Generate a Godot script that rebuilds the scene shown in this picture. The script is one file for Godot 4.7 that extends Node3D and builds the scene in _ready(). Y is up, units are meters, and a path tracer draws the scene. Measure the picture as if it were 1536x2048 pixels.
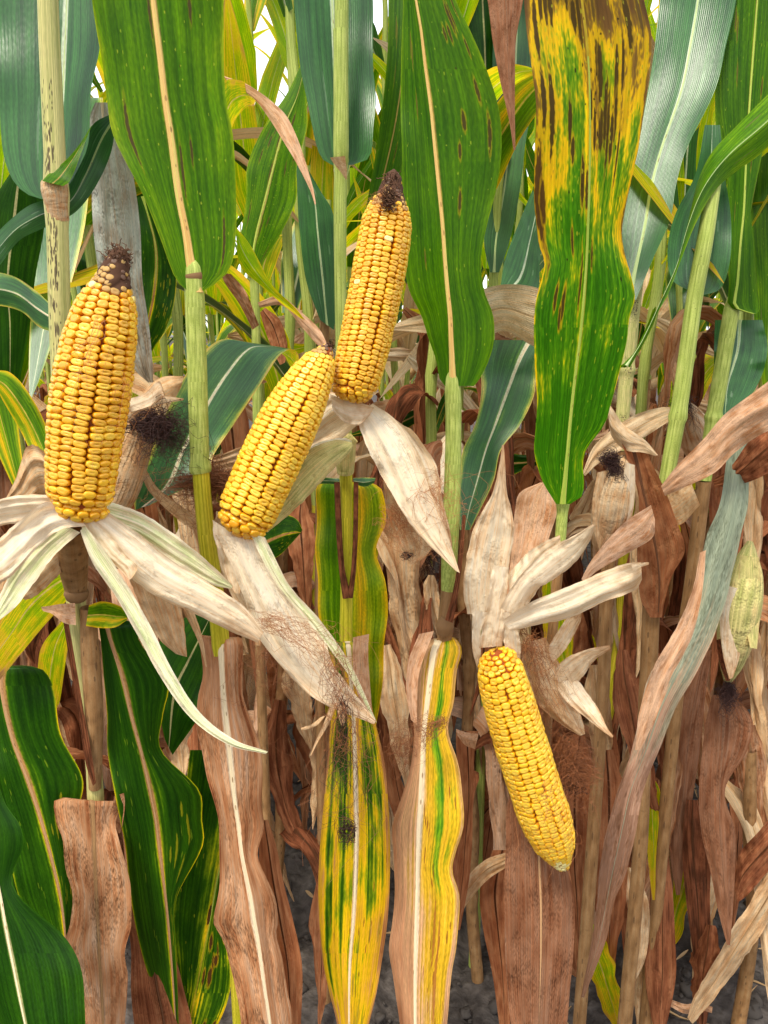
extends Node3D
# A close look into a ripe maize field: four bare ears on the first row of plants, more rows behind.

const PITCH := 13.0
const EYE_HEIGHT := 1.3
const FOCAL := 1577.0        # in units of the 1536 x 2048 frame
var rng := RandomNumberGenerator.new()
var tex := {}
var mats := {}
var noise_streak: PackedByteArray
var noise_blotch: PackedByteArray
var noise_fine: PackedByteArray
const TW := 192
const TH := 768
var vein_map: ImageTexture
var crinkle_map: ImageTexture
var used_names := {}
var plant: Node3D            # the plant that is being built
var eye_basis := Basis()

func _ready() -> void:
	# ---- camera, sky, sun, exposure ----
	rng.seed = 7
	eye_basis = Basis(Vector3.RIGHT, deg_to_rad(-PITCH))
	var cam := Camera3D.new()
	cam.name = "camera"
	cam.fov = rad_to_deg(2.0 * atan(1024.0 / FOCAL))
	cam.near = 0.05
	cam.far = 400.0
	cam.transform = Transform3D(eye_basis, Vector3(0, EYE_HEIGHT, 0))
	add_child(cam)
	var sky_mat := ProceduralSkyMaterial.new()
	sky_mat.sky_top_color = Color(0.90, 0.93, 0.97)
	sky_mat.sky_horizon_color = Color(0.98, 0.98, 0.99)
	sky_mat.sky_curve = 0.25
	sky_mat.ground_bottom_color = Color(0.30, 0.27, 0.24)
	sky_mat.ground_horizon_color = Color(0.45, 0.43, 0.40)
	sky_mat.energy_multiplier = 0.72
	var sky := Sky.new()
	sky.sky_material = sky_mat
	var env := Environment.new()
	env.background_mode = Environment.BG_SKY
	env.sky = sky
	env.tonemap_mode = Environment.TONE_MAPPER_LINEAR
	env.tonemap_exposure = 2.8
	env.sdfgi_enabled = true
	env.ssao_enabled = true
	env.ssil_enabled = true
	var we := WorldEnvironment.new()
	we.name = "world_environment"
	we.environment = env
	add_child(we)
	var sun := DirectionalLight3D.new()
	sun.name = "overcast_sun"
	sun.light_energy = 0.5
	sun.light_angular_distance = 14.0
	sun.light_color = Color(1.0, 0.97, 0.91)
	sun.shadow_enabled = true
	sun.rotation_degrees = Vector3(-58, -28, 0)
	add_child(sun)
	# ---- materials ----
	make_noise()
	make_materials()
	# ---- setting ----
	build_ground()
	# ---- the field behind, then the plants of the first row ----
	build_rows()
	build_tangle()
	build_first_row()
	build_right_side()
	build_litter()

# ------------------------------------------------------------------ small helpers
func at(px: float, py: float, dist: float) -> Vector3:
	# a point of the place, dist metres ahead of the eye (measured level)
	var d: Vector3 = eye_basis * Vector3((px - 768.0) / FOCAL, -(py - 1024.0) / FOCAL, -1.0)
	return Vector3(0, EYE_HEIGHT, 0) + d * (dist / -d.z)

func metres(px: float, py: float, dist: float) -> float:
	return px / FOCAL * dist / (cos(deg_to_rad(PITCH)) + (py - 1024.0) / FOCAL * sin(deg_to_rad(PITCH)) * -1.0)

func own_name(called: String) -> String:
	var n: int = used_names.get(called, 0)
	used_names[called] = n + 1
	return called if n == 0 else "%s_%03d" % [called, n]

func tag(o: Node, label := "", category := "", group := "", kind := "") -> Node:
	if label: o.set_meta("label", label)
	if category: o.set_meta("category", category)
	if group: o.set_meta("group", group)
	if kind: o.set_meta("kind", kind)
	return o

func thing(called: String, where: Vector3, label: String, category: String, group := "") -> Node3D:
	var o := Node3D.new()
	o.name = own_name(called)
	o.position = where
	add_child(o)
	tag(o, label, category, group)
	return o

func origin_of(parent: Node3D) -> Vector3:
	var p := Vector3.ZERO
	var n: Node = parent
	while n is Node3D and n != self:
		p += n.position
		n = n.get_parent()
	return p

func put(called: String, mesh: Mesh, m: Material, parent: Node3D) -> MeshInstance3D:
	var o := MeshInstance3D.new()
	o.mesh = mesh
	o.material_override = m
	if parent == null:
		o.name = own_name(called)
		add_child(o)
	else:
		var n := 0
		var nm := called
		while parent.has_node(nm):
			n += 1
			nm = "%s_%03d" % [called, n]
		o.name = nm
		parent.add_child(o, true)
	return o

# a grid of points as a smooth mesh; wrap closes it round u
func grid_mesh(p: PackedVector3Array, nu: int, nv: int, wrap := false, flip := false, vscale := 1.0, off := Vector3.ZERO, colors := PackedColorArray()) -> ArrayMesh:
	var nrm := PackedVector3Array()
	nrm.resize(p.size())
	var uv := PackedVector2Array()
	uv.resize(p.size())
	var idx := PackedInt32Array()
	for j in nv:
		for i in nu:
			uv[j * nu + i] = Vector2(float(i) / (nu - 1), float(j) / (nv - 1) * vscale)
	for j in nv - 1:
		for i in nu - 1:
			var a := j * nu + i
			var b := a + 1
			var c := a + nu
			var d := c + 1
			if flip:
				var t := b
				b = c
				c = t
			var n1 := (p[b] - p[a]).cross(p[c] - p[a])
			var n2 := (p[c] - p[d]).cross(p[b] - p[d])
			nrm[a] += n1
			nrm[b] += n1 + n2
			nrm[c] += n1 + n2
			nrm[d] += n2
			idx.append_array([a, c, b, b, c, d])
	if wrap:
		for j in nv:
			var s := nrm[j * nu] + nrm[j * nu + nu - 1]
			nrm[j * nu] = s
			nrm[j * nu + nu - 1] = s
	var q := PackedVector3Array()
	q.resize(p.size())
	for k in p.size():
		nrm[k] = nrm[k].normalized()
		q[k] = p[k] - off
	var arr := []
	arr.resize(Mesh.ARRAY_MAX)
	arr[Mesh.ARRAY_VERTEX] = q
	arr[Mesh.ARRAY_NORMAL] = nrm
	arr[Mesh.ARRAY_TEX_UV] = uv
	if colors.size(): arr[Mesh.ARRAY_COLOR] = colors
	arr[Mesh.ARRAY_INDEX] = idx
	var m := ArrayMesh.new()
	m.add_surface_from_arrays(Mesh.PRIMITIVE_TRIANGLES, arr)
	return m

func spline(rows: Array, n: int) -> Array:
	# Catmull-Rom through rows of equal length, n + 1 samples spaced evenly along the way
	var m := rows.size()
	var len := [0.0]
	for i in range(1, m):
		var s := 0.0
		for k in mini(4, rows[i].size()):
			s += pow(rows[i][k] - rows[i - 1][k], 2.0)
		len.append(len[i - 1] + sqrt(s) + 0.001)
	var outp := []
	var seg := 0
	for j in n + 1:
		var t: float = len[m - 1] * j / n
		while seg < m - 2 and t > len[seg + 1]:
			seg += 1
		var f: float = clampf((t - len[seg]) / (len[seg + 1] - len[seg]), 0.0, 1.0)
		var r := []
		for k in rows[0].size():
			var p1: float = rows[seg][k]
			var p2: float = rows[seg + 1][k]
			var h: float = len[seg + 1] - len[seg]
			var m1: float = (p2 - p1) / h
			var m2: float = m1
			if seg > 0:
				m1 = (p2 - rows[seg - 1][k]) / (len[seg + 1] - len[seg - 1])
			if seg < m - 2:
				m2 = (rows[seg + 2][k] - p1) / (len[seg + 2] - len[seg])
			var f2 := f * f
			var f3 := f2 * f
			r.append((2 * f3 - 3 * f2 + 1) * p1 + (f3 - 2 * f2 + f) * h * m1 + (3 * f2 - 2 * f3) * p2 + (f3 - f2) * h * m2)
		outp.append(r)
	return outp

func hash1(i: int) -> float:
	var x := sin(i * 127.1 + 11.7) * 43758.5453
	return x - floor(x)

func vnoise(x: float, s := 0) -> float:
	# smooth value noise in -1..1
	var i := int(floor(x))
	var f := x - i
	f = f * f * (3.0 - 2.0 * f)
	return lerpf(hash1(i + s * 57), hash1(i + 1 + s * 57), f) * 2.0 - 1.0

# ------------------------------------------------------------------ leaves of the first row
# rows: [x left, y left, x middle, y middle, x right, y right, dist] of the blade seen from the path
func blade(parent: Node3D, called: String, m: Material, rows: Array, o := {}) -> MeshInstance3D:
	var nu := 17
	var nv: int = o.get("nv", 56) + 1
	if o.has("crest"):
		# the blade comes up from behind its collar and bends over
		var k: float = o.crest
		var q: Array = rows[0]
		rows = rows.duplicate()
		var r1 := hash1(int(q[2])) * 1.1
		var r2 := hash1(int(q[2]) + 5) * 1.1
		q = [q[0] + r1 * 6.0, q[1] + k * r1, q[2], q[3] + k * 0.3, q[4] - r2 * 6.0, q[5] + k * r2, q[6]]
		rows[0] = [q[0] + 3.0, q[1] + k * 0.10, q[2], q[3] + k * 0.5, q[4] - 3.0, q[5] + k * 0.10, q[6] + 0.004]
		rows.push_front([q[0] + k * 0.25, q[1] - 1.0, q[2], q[3] + k * 0.2, q[4] - k * 0.25, q[5] - 1.0, q[6] + 0.012])
		rows.push_front([lerpf(q[0], q[2], 0.5), q[1] + k * 0.9, q[2], q[3] + k, lerpf(q[4], q[2], 0.5), q[5] + k * 0.9, q[6] + 0.024])
	var r := spline(rows, nv - 1)
	var fold: float = o.get("fold", 0.12)
	var roll: float = o.get("roll", 0.0)
	var roll2: float = o.get("roll2", roll)
	var ruf: float = o.get("ruf", 0.05)
	var frq: float = o.get("freq", 5.0)
	var crumple: float = o.get("crumple", 0.0)
	var curl: float = o.get("curl", 0.0)
	var jag: float = o.get("jag", 0.0)
	var pleat: float = o.get("pleat", 0.0)
	var sd: int = o.get("seed", int(abs(rows[0][0] * 3 + rows[0][1] * 7)))
	var p := PackedVector3Array()
	for j in nv:
		var q: Array = r[j]
		var v := float(j) / (nv - 1)
		var wide := metres(Vector2(q[4] - q[0], q[5] - q[1]).length(), q[3], q[6]) * 0.5
		for i in nu:
			var u := float(i) / (nu - 1) * 2.0 - 1.0
			var a := absf(u)
			var e := a
			if jag > 0.0:
				e = a * (1.0 + jag * a * a * vnoise(v * 26.0 + (9.0 if u > 0 else 0.0), sd))
			var x: float = lerpf(q[2], q[4] if u > 0 else q[0], e)
			var y: float = lerpf(q[3], q[5] if u > 0 else q[1], e)
			var side := 31 if u > 0 else 0
			var dz := fold * a + lerpf(roll, roll2, v) * u - curl * a * a * a
			dz += ruf * 2.0 * a * a * (vnoise(v * frq + side, sd) + 0.5 * vnoise(v * frq * 2.3 + side, sd + 3))
			dz += u * 0.22 * vnoise(v * 2.6 + 5.0, sd + 13) + pleat * (vnoise(u * 2.7 + 20.0 + v * 0.8, sd + 15) + 0.5 * vnoise(u * 6.0 + 50.0 + v * 1.3, sd + 17)) * minf(1.0, 0.3 + 3.0 * v)
			if crumple > 0.0:
				dz += crumple * (vnoise(u * 2.6 + v * 1.5 + 40.0, sd + 5) * 0.6 + vnoise(u * 5.5 - v * 3.0 + 80.0, sd + 7) * 0.35 + vnoise(v * 8.0 + u * 4.5, sd + 9) * 0.3)
			p.append(at(x, y, q[6] + dz * wide))
	var mesh := grid_mesh(p, nu, nv, false, true, 1.0, origin_of(parent))
	var leaf := put(called, mesh, m, parent)
	var rib: float = o.get("rib", 0.0)
	if rib > 0.0:
		# the midrib stands proud of the blade as a half-round keel
		var k := PackedVector3Array()
		var stop: float = o.get("rib_to", 0.97)
		for j in nv:
			var v := float(j) / (nv - 1) * stop
			var jj := mini(int(v * (nv - 1)), nv - 2)
			var f := v * (nv - 1) - jj
			var c := (nu - 1) / 2
			var a0 := p[jj * nu + c].lerp(p[(jj + 1) * nu + c], f)
			var a1 := p[jj * nu + c + 1].lerp(p[(jj + 1) * nu + c + 1], f)
			var am := p[jj * nu + c - 1].lerp(p[(jj + 1) * nu + c - 1], f)
			var sd3 := (a1 - am).normalized()
			var along := (p[(jj + 1) * nu + c] - p[jj * nu + c]).normalized()
			var out3 := along.cross(sd3).normalized()
			if out3.dot(Vector3(0, EYE_HEIGHT, 0) - a0) < 0: out3 = -out3
			var rad := metres(rib * 0.52, r[jj][3], r[jj][6]) * lerpf(1.0, 0.3, pow(v, 0.7)) * (1.0 + 0.75 * exp(-v * 22.0)) + 0.00015
			for s in 7:
				var th := PI * s / 6.0
				k.append(a0 + sd3 * cos(th) * rad + out3 * (sin(th) * rad * 0.42 - 0.0003))
		put("midrib", grid_mesh(k, 7, nv, false, false, 1.0, origin_of(parent)), o.get("rib_mat", mats.rib_tan), leaf)
	return leaf

# upright or hanging blades: rows of [y, x left, x middle, x right]
func vleaf(m: Material, z0: float, z1: float, rows: Array, o := {}, called := "leaf") -> MeshInstance3D:
	var full := []
	for i in rows.size():
		var q: Array = rows[i]
		var t = float(q[0] - rows[0][0]) / (rows[-1][0] - rows[0][0])
		full.append([q[1], q[0], q[2], q[0], q[3], q[0], lerpf(z0, z1, t) + o.get("bow", 0.0) * sin(PI * t)])
	return blade(o.get("of", plant), called, m, full, o)

# slanting blades: rows of [x, y, x, y] for the two edges
func dleaf(m: Material, z0: float, z1: float, rows: Array, o := {}, called := "leaf") -> MeshInstance3D:
	var full := []
	var n := rows.size()
	for i in n:
		var q: Array = rows[i]
		var t := float(i) / (n - 1)
		var mf: float = o.get("mid", 0.5)
		full.append([q[0], q[1], lerpf(q[0], q[2], mf), lerpf(q[1], q[3], mf), q[2], q[3], lerpf(z0, z1, t) + o.get("bow", 0.0) * sin(PI * t)])
	return blade(o.get("of", plant), called, m, full, o)

# a round stem through world points with a radius each; knots lists where it swells
func tube(pts: Array, sides := 12, n := 60, knots := [], swell := 0.35, groove := 0.0) -> PackedVector3Array:
	var rows := []
	for q in pts:
		rows.append([q[0].x, q[0].y, q[0].z, 0.0, q[1]])
	var r := spline(rows, n)
	var p := PackedVector3Array()
	for j in n + 1:
		var c := Vector3(r[j][0], r[j][1], r[j][2])
		var a: Array = r[maxi(j - 1, 0)]
		var b: Array = r[mini(j + 1, n)]
		var t := (Vector3(b[0], b[1], b[2]) - Vector3(a[0], a[1], a[2])).normalized()
		var s := t.cross(Vector3.FORWARD).normalized()
		var w := s.cross(t).normalized()
		var rad: float = r[j][4]
		for kk in knots:
			rad *= 1.0 + swell * exp(-pow((c.y - kk) / 0.005, 2.0))
		for i in sides + 1:
			var th := TAU * i / sides
			var rr := rad * (1.0 - groove * exp(-pow(wrapf(th - 4.4, -PI, PI) / 0.5, 2.0)))
			p.append(c + s * cos(th) * rr + w * sin(th) * rr)
	return p

func stem(called: String, m: Material, pts: Array, o := {}) -> MeshInstance3D:
	# pts: [x, y, half width in frame units, dist]
	var w := []
	for q in pts:
		w.append([at(q[0], q[1], q[3]), metres(q[2], q[1], q[3])])
	if o.get("ground", false):
		var last: Vector3 = w[-1][0]
		w.append([Vector3(last.x * 1.0, -0.01, last.z - 0.01), w[-1][1] * 1.15])
	var kn := []
	for q in o.get("knots", []):
		kn.append(at(q[0], q[1], q[2]).y)
	var n: int = o.get("n", 70)
	var par: Node3D = o.get("of", plant)
	if o.get("ground", false) and (m == mats.stalk_green or m == mats.stalk_mould) and pts[0][3] > 0.6:
		# dry and brown near the soil
		var keep := []
		var low := []
		for q in w:
			if q[0].y > 1.04: keep.append(q)
			else: low.append(q)
		if keep.size() > 1 and low.size() > 0:
			low.push_front([keep[-1][0], keep[-1][1] * 1.03])
			put("dry_stalk", grid_mesh(tube(low, 14, 40, kn, o.get("swell", 0.22)), 15, 41, true, true, 3.0, origin_of(par)), mats.stalk_brown, par)
			w = keep
	return put(called, grid_mesh(tube(w, 14, n, kn, o.get("swell", 0.22), o.get("groove", 0.0)), 15, n + 1, true, true, o.get("vs", 3.0), origin_of(par)), m, par)

# ------------------------------------------------------------------ ears
var kernel_shapes := []
func make_kernel_shapes() -> void:
	for v in 7:
		var rr := RandomNumberGenerator.new()
		rr.seed = 50 + v
		var sides := 12
		var dent: float = [0.16, 0.22, 0.12, 0.03, 0.2, 0.0, 0.1][v]
		var ex: float = [3.4, 3.8, 3.0, 2.6, 3.6, 2.2, 2.8][v]
		var p := PackedVector3Array()
		var col := PackedColorArray()
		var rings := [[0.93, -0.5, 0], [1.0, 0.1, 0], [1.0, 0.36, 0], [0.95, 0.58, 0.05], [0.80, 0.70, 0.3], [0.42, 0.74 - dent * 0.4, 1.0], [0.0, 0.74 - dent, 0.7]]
		var rd := []
		for s in sides:
			rd.append(1.0 + rr.randf_range(-0.05, 0.05))
		for q in rings:
			for s in sides + 1:
				var th := TAU * s / sides
				var cx := cos(th)
				var cz := sin(th)
				var k := 1.0 / pow(pow(absf(cx), ex) + pow(absf(cz), ex), 1.0 / ex)
				var rad: float = q[0] * 0.5 * k * rd[s % sides]
				# the dent is a slot across the kernel
				var zz := cz * rad * (0.55 if q[0] < 0.5 else 1.0)
				p.append(Vector3(cx * rad, q[1], zz))
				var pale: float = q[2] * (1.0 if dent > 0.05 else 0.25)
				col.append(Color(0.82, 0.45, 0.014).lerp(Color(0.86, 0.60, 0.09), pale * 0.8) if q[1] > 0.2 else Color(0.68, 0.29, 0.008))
		kernel_shapes.append(grid_mesh(p, sides + 1, rings.size(), true, true, 1.0, Vector3.ZERO, col))

func ear(par: Node3D, base: Array, tip: Array, prof: Array, rows: int, per_row: int, o := {}) -> MeshInstance3D:
	# prof: [t, half width] from base (0) to tip (1)
	var rr := RandomNumberGenerator.new()
	rr.seed = o.get("seed", 3)
	var a := at(base[0], base[1], base[2])
	var b := at(tip[0], tip[1], tip[2])
	var dist0: float = base[2]
	var axis := (b - a).normalized()
	var length := a.distance_to(b)
	var to_eye := (Vector3(0, EYE_HEIGHT, 0) - (a + b) / 2).normalized()
	var sx := axis.cross(to_eye).normalized()
	var sy := sx.cross(axis).normalized()        # towards the path
	var bend: float = o.get("bend", 0.0)
	var radii := []
	var pr := spline(prof, 100)
	for i in 101:
		radii.append(0.0)
	for q in pr:
		var k := clampi(int(round(q[0] * 100)), 0, 100)
		radii[k] = q[1]
	for i in 101:
		if radii[i] == 0.0 and i > 0: radii[i] = radii[i - 1]
	radii[0] = prof[0][1]
	var peak: float = radii.max()
	var unit := metres(1.0, (base[1] + tip[1]) / 2, (base[2] + tip[2]) / 2)
	# the cob
	var p := PackedVector3Array()
	var tip_start: float = o.get("tip_from", 0.88)
	for j in 61:
		var t := j / 60.0
		var c := a + axis * length * t + sx * bend * 4.0 * t * (1.0 - t)
		for i in 25:
			var th := TAU * i / 24
			var bump := 1.0 + (0.16 * vnoise(th * 7.0 + t * 90.0, 4) if t > tip_start else 0.0)
			var rad: float = radii[int(t * 100)] * unit * (0.8 if t < tip_start else lerpf(0.8, 0.9, (t - tip_start) / (1.0 - tip_start))) * bump
			if i == 24: rad = (p[j * 25] - c).length()
			if j == 60: rad = 0.0004
			if j == 0: rad *= 0.3
			p.append(c + (sx * cos(th) + sy * sin(th)) * rad)
	var cut := clampi(int(round(tip_start * 60.0)) + 1, 2, 58)
	var cob := put("corn_ear", grid_mesh(p.slice(0, cut * 25), 25, cut, true, true, 1.0, origin_of(par)), mats.cob, par)
	tag(cob, o.get("label", ""))
	put("cob_tip", grid_mesh(p.slice((cut - 1) * 25), 25, 62 - cut, true, true, 1.0, origin_of(par)), o.get("tip_mat", mats.cob), cob)
	var org := origin_of(cob)
	var all := []
	var warp := o.get("warp", 0.0) as float
	var tstop: float = o.get("stop", 0.97)
	for k in rows:
		var t := 0.035 + rr.randf() * 0.008
		var n := 0
		var cap := 0.0
		while t < tstop:
			var R: float = radii[int(t * 100)] * unit
			var step: float = tstop / per_row * lerpf(1.0, 0.72, smoothstep(tip_start - 0.12, 1.0, t)) * rr.randf_range(0.84, 1.16)
			if t < 0.03: step *= 0.8
			var th = TAU * (k + (0.10 if k % 2 == 0 else -0.10) * o.get("paired", 1.0) * 0.6) / rows + warp * sin(t * 5.0 + k * 0.3) + o.get("twist", 0.0) * t
			th += rr.randf_range(-1, 1) * o.get("jitter", 0.012) * 1.4 + 0.035 * vnoise(t * 9.0 + k * 4.7, 5)
			if t < 0.09: th += rr.randf_range(-1, 1) * 0.09
			var dR: float = (radii[mini(int(t * 100) + 3, 100)] - radii[maxi(int(t * 100) - 3, 0)]) * unit / (length * 0.06)
			all.append([th, t + step * 0.5, R, step * length, dR, k, n])
			t += step
			n += 1
	var placed := []
	var r0: float = radii[5] * unit * 0.93
	for ring in [[0.93, 0.8], [0.74, 0.62], [0.48, 0.42], [0.12, 0.2]]:
		var count := maxi(1, int(rows * ring[0] * 0.9))
		for k in count:
			var th = TAU * (k + rr.randf_range(-0.1, 0.1) + ring[0]) / count
			var radial := sx * cos(th) + sy * sin(th)
			var nrm = (radial * ring[0] - axis * sqrt(1.0 - ring[0] * ring[0]) * 1.2).normalized()
			var c = a + axis * (length * 0.05 - r0 * 0.5 * sqrt(1.0 - ring[0] * ring[0])) + radial * r0 * ring[0] * 0.84
			var xx := axis.cross(nrm).normalized()
			var size: float = TAU * r0 / rows * rr.randf_range(0.85, 1.05)
			placed.append([Transform3D(Basis(xx * size, nrm * size * 0.7, xx.cross(nrm) * size * 0.75), c - org), [0, 2, 3, 5][rr.randi() % 4], rr.randi() % 5, nrm.dot((Vector3(0, EYE_HEIGHT, 0) - c).normalized())])
	for q in all:
		var th: float = q[0]
		var t: float = q[1]
		var late := smoothstep(tip_start - 0.06, tip_start + 0.06, t)
		var dark_side: bool = o.get("dark_side", false) and cos(th) > -0.1
		if t > tip_start and rr.randf() < o.get("gaps", 0.4) * (1.4 if dark_side else 0.7): continue
		var radial := (sx * cos(th) + sy * sin(th)).normalized()
		var c = a + axis * length * t + sx * bend * 4.0 * t * (1.0 - t) + radial * (q[2] * 0.815 - (q[2] * 0.2 * late))
		var nrm = (radial - axis * q[4]).normalized()
		var zz = (axis - nrm * axis.dot(nrm)).normalized()
		var xx = nrm.cross(zz).normalized()
		var w: float = TAU * q[2] * 0.93 / rows * o.get("fat", 1.08) * rr.randf_range(0.95, 1.03)
		var l: float = q[3] * rr.randf_range(0.99, 1.08)
		var h: float = q[2] * 0.19 * rr.randf_range(0.94, 1.06)
		if late > 0.0:
			w = lerpf(w, minf(w, l) * rr.randf_range(0.95, 1.25), late)
			l = lerpf(l, l * rr.randf_range(0.85, 1.1), late)
		var bs := Basis(xx * w, nrm * h * 1.35, zz * l)
		if rr.randf() < 0.5: bs = Basis(-bs.x, bs.y, -bs.z)
		bs = Basis(nrm, rr.randf_range(-0.14, 0.14)) * bs
		var kind: int
		if late > 0.5 or rr.randf() < o.get("round", 0.12): kind = [3, 5][rr.randi() % 2]
		elif o.get("flat", false): kind = [2, 0, 6, 1][rr.randi() % 4]
		else: kind = [0, 1, 2, 4, 6][rr.randi() % 5]
		var tone: int = [2, 3, 4, 2, 1][rr.randi() % 5] if o.get("dull", false) else [0, 1, 0, 1, 3][rr.randi() % 5]
		if o.get("pale", 0.0) > rr.randf() and t > 0.2 and t < 0.8: tone = 5
		if late > 0.3 and rr.randf() < late: tone = 6 if rr.randf() < 0.93 else 5
		if late > 0.8 and (dark_side or t > 0.92): tone = 7 if rr.randf() < 0.75 else 6
		if o.get("pale_tip", false) and tone > 5: tone = 5
		placed.append([Transform3D(bs, c - org), kind, tone, nrm.dot((Vector3(0, EYE_HEIGHT, 0) - c).normalized())])
	placed.sort_custom(func(x, y): return x[3] > y[3])
	var rest := []
	for i in placed.size():
		if i < 300 :
			var kn := MeshInstance3D.new()
			kn.name = "kernel" if i == 0 else "kernel_%03d" % i
			kn.mesh = kernel_shapes[placed[i][1]]
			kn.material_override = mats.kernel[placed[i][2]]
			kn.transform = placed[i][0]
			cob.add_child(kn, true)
		else:
			rest.append(placed[i][0])
	if rest.size():
		var mm := MultiMesh.new()
		mm.transform_format = MultiMesh.TRANSFORM_3D
		mm.instance_count = rest.size()
		mm.mesh = kernel_shapes[2]
		for i in rest.size():
			mm.set_instance_transform(i, rest[i])
		var mi := MultiMeshInstance3D.new()
		mi.name = "kernels"
		mi.multimesh = mm
		mi.material_override = mats.kernel[1]
		mi.set_meta("kind", "stuff")
		cob.add_child(mi, true)
	return cob

# ------------------------------------------------------------------ silk: loose hair-fine strands
func silk(par: Node3D, m: Material, strands: Array, thick := 0.00022) -> MeshInstance3D:
	var v := PackedVector3Array()
	var nm := PackedVector3Array()
	var idx := PackedInt32Array()
	var org := origin_of(par)
	for s in strands:
		var n: int = s.size()
		var start := v.size()
		for j in n:
			var t: Vector3 = (s[mini(j + 1, n - 1)] - s[maxi(j - 1, 0)]).normalized()
			var x := t.cross(Vector3(0.3, 0.2, 1)).normalized()
			var y := x.cross(t)
			for k in 3:
				var d := x * cos(TAU * k / 3) + y * sin(TAU * k / 3)
				v.append(s[j] - org + d * thick * 0.85 * (1.0 - 0.5 * j / n))
				nm.append(d)
		for j in n - 1:
			for k in 3:
				var a := start + j * 3 + k
				var b := start + j * 3 + (k + 1) % 3
				idx.append_array([a, b, a + 3, b, b + 3, a + 3])
	var arr := []
	arr.resize(Mesh.ARRAY_MAX)
	arr[Mesh.ARRAY_VERTEX] = v
	arr[Mesh.ARRAY_NORMAL] = nm
	arr[Mesh.ARRAY_INDEX] = idx
	var mesh := ArrayMesh.new()
	mesh.add_surface_from_arrays(Mesh.PRIMITIVE_TRIANGLES, arr)
	return put("silk", mesh, m, par)

# strands that start round one point of the frame, drift along a way and wander
func tress(way: Array, count: int, spread: float, wander: float, rr: RandomNumberGenerator, n := 22) -> Array:
	# way: [x, y, dist]
	var path := spline(way, n)
	var outp := []
	for s in count:
		var line := []
		var off := Vector3(rr.randfn(), rr.randfn(), rr.randfn() * 0.6) * spread
		var seed_ := rr.randi() % 1000
		var stop := int(n * rr.randf_range(0.55, 1.0))
		for j in stop + 1:
			var t := float(j) / n
			var c := at(path[j][0], path[j][1], path[j][2])
			var w := Vector3(vnoise(t * 4.0 + s * 7.3, seed_), vnoise(t * 4.0 + s * 3.1, seed_ + 11), vnoise(t * 4.0 + s * 5.7, seed_ + 23)) * wander * (0.15 + t)
			w += Vector3(vnoise(t * 14.0 + s, seed_ + 31), vnoise(t * 14.0 + s, seed_ + 37), 0) * wander * 0.25
			line.append(c + off * (0.3 + t) + w)
		outp.append(line)
	return outp

# a matted ball of dry silk
func wad(px: float, py: float, dist: float, rx: float, ry: float, count: int, rr: RandomNumberGenerator) -> Array:
	var outp := []
	var c := at(px, py, dist)
	var ax := metres(rx, py, dist)
	var ay := metres(ry, py, dist)
	for s in count:
		var line := []
		var th := rr.randf() * TAU
		var ph := rr.randf() * TAU
		var rad := rr.randf_range(0.2, 1.0)
		var k1 := rr.randf_range(-3.5, 3.5)
		var k2 := rr.randf_range(-2.5, 2.5)
		for j in 20:
			var t := j / 19.0
			var q := Vector3(cos(th + k1 * t) * ax, sin(th + k1 * t) * ay * cos(ph), sin(ph + k2 * t) * ax * 0.7) * rad * (1.0 + 0.35 * vnoise(t * 5.0, s))
			line.append(c + q)
		outp.append(line)
	return outp

# ------------------------------------------------------------------ textures and materials
func noise_bytes(sd: int, w: int, h: int, fx: float, octaves: int) -> PackedByteArray:
	var n := FastNoiseLite.new()
	n.seed = sd
	n.noise_type = FastNoiseLite.TYPE_SIMPLEX_SMOOTH
	n.frequency = fx
	n.fractal_octaves = octaves
	var im := n.get_image(w, h, false, false, true)
	im.resize(TW, TH, Image.INTERPOLATE_CUBIC)
	im.convert(Image.FORMAT_L8)
	return im.get_data()

func make_noise() -> void:
	noise_streak = noise_bytes(3, TW, 24, 0.09, 3)
	noise_blotch = noise_bytes(5, 64, 128, 0.045, 3)
	noise_fine = noise_bytes(9, TW, 256, 0.25, 2)
	# fine parallel veins, and the coarser crinkle of dry blades, as normal maps
	var im := Image.create(256, 256, false, Image.FORMAT_RGBA8)
	var im2 := Image.create(256, 256, false, Image.FORMAT_RGBA8)
	for y in 256:
		for x in 256:
			var k := noise_streak[(y * 3 % TH) * TW + (x * TW / 256)] / 255.0
			var f := noise_fine[(y * 3 % TH) * TW + (x * TW / 256)] / 255.0
			var h := 0.5 + 0.5 * cos(TAU * x / 256.0 * 38.0)
			h = h * 0.42 + f * 0.13 + k * 0.2
			im.set_pixel(x, y, Color(h, h, h))
			var b := noise_blotch[(y * 3 % TH) * TW + (x * TW / 256)] / 255.0
			var g := 0.5 + 0.5 * cos(TAU * x / 256.0 * 30.0 + k * 3.0)
			var h2 := g * 0.3 + k * 0.55 + f * 0.4 + b * 1.3
			im2.set_pixel(x, y, Color(h2 * 0.7, h2 * 0.7, h2 * 0.7))
	im.bump_map_to_normal_map(3.0)
	im2.bump_map_to_normal_map(5.0)
	vein_map = ImageTexture.create_from_image(im)
	crinkle_map = ImageTexture.create_from_image(im2)

func ramp(stops: Array) -> PackedColorArray:
	var c := PackedColorArray()
	c.resize(256)
	for i in 256:
		var t := i / 255.0
		var k := 0
		while k < stops.size() - 2 and t > stops[k + 1][0]:
			k += 1
		var f: float = clampf((t - stops[k][0]) / (stops[k + 1][0] - stops[k][0]), 0.0, 1.0)
		c[i] = Color(stops[k][1]).lerp(Color(stops[k + 1][1]), f)
	return c

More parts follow.
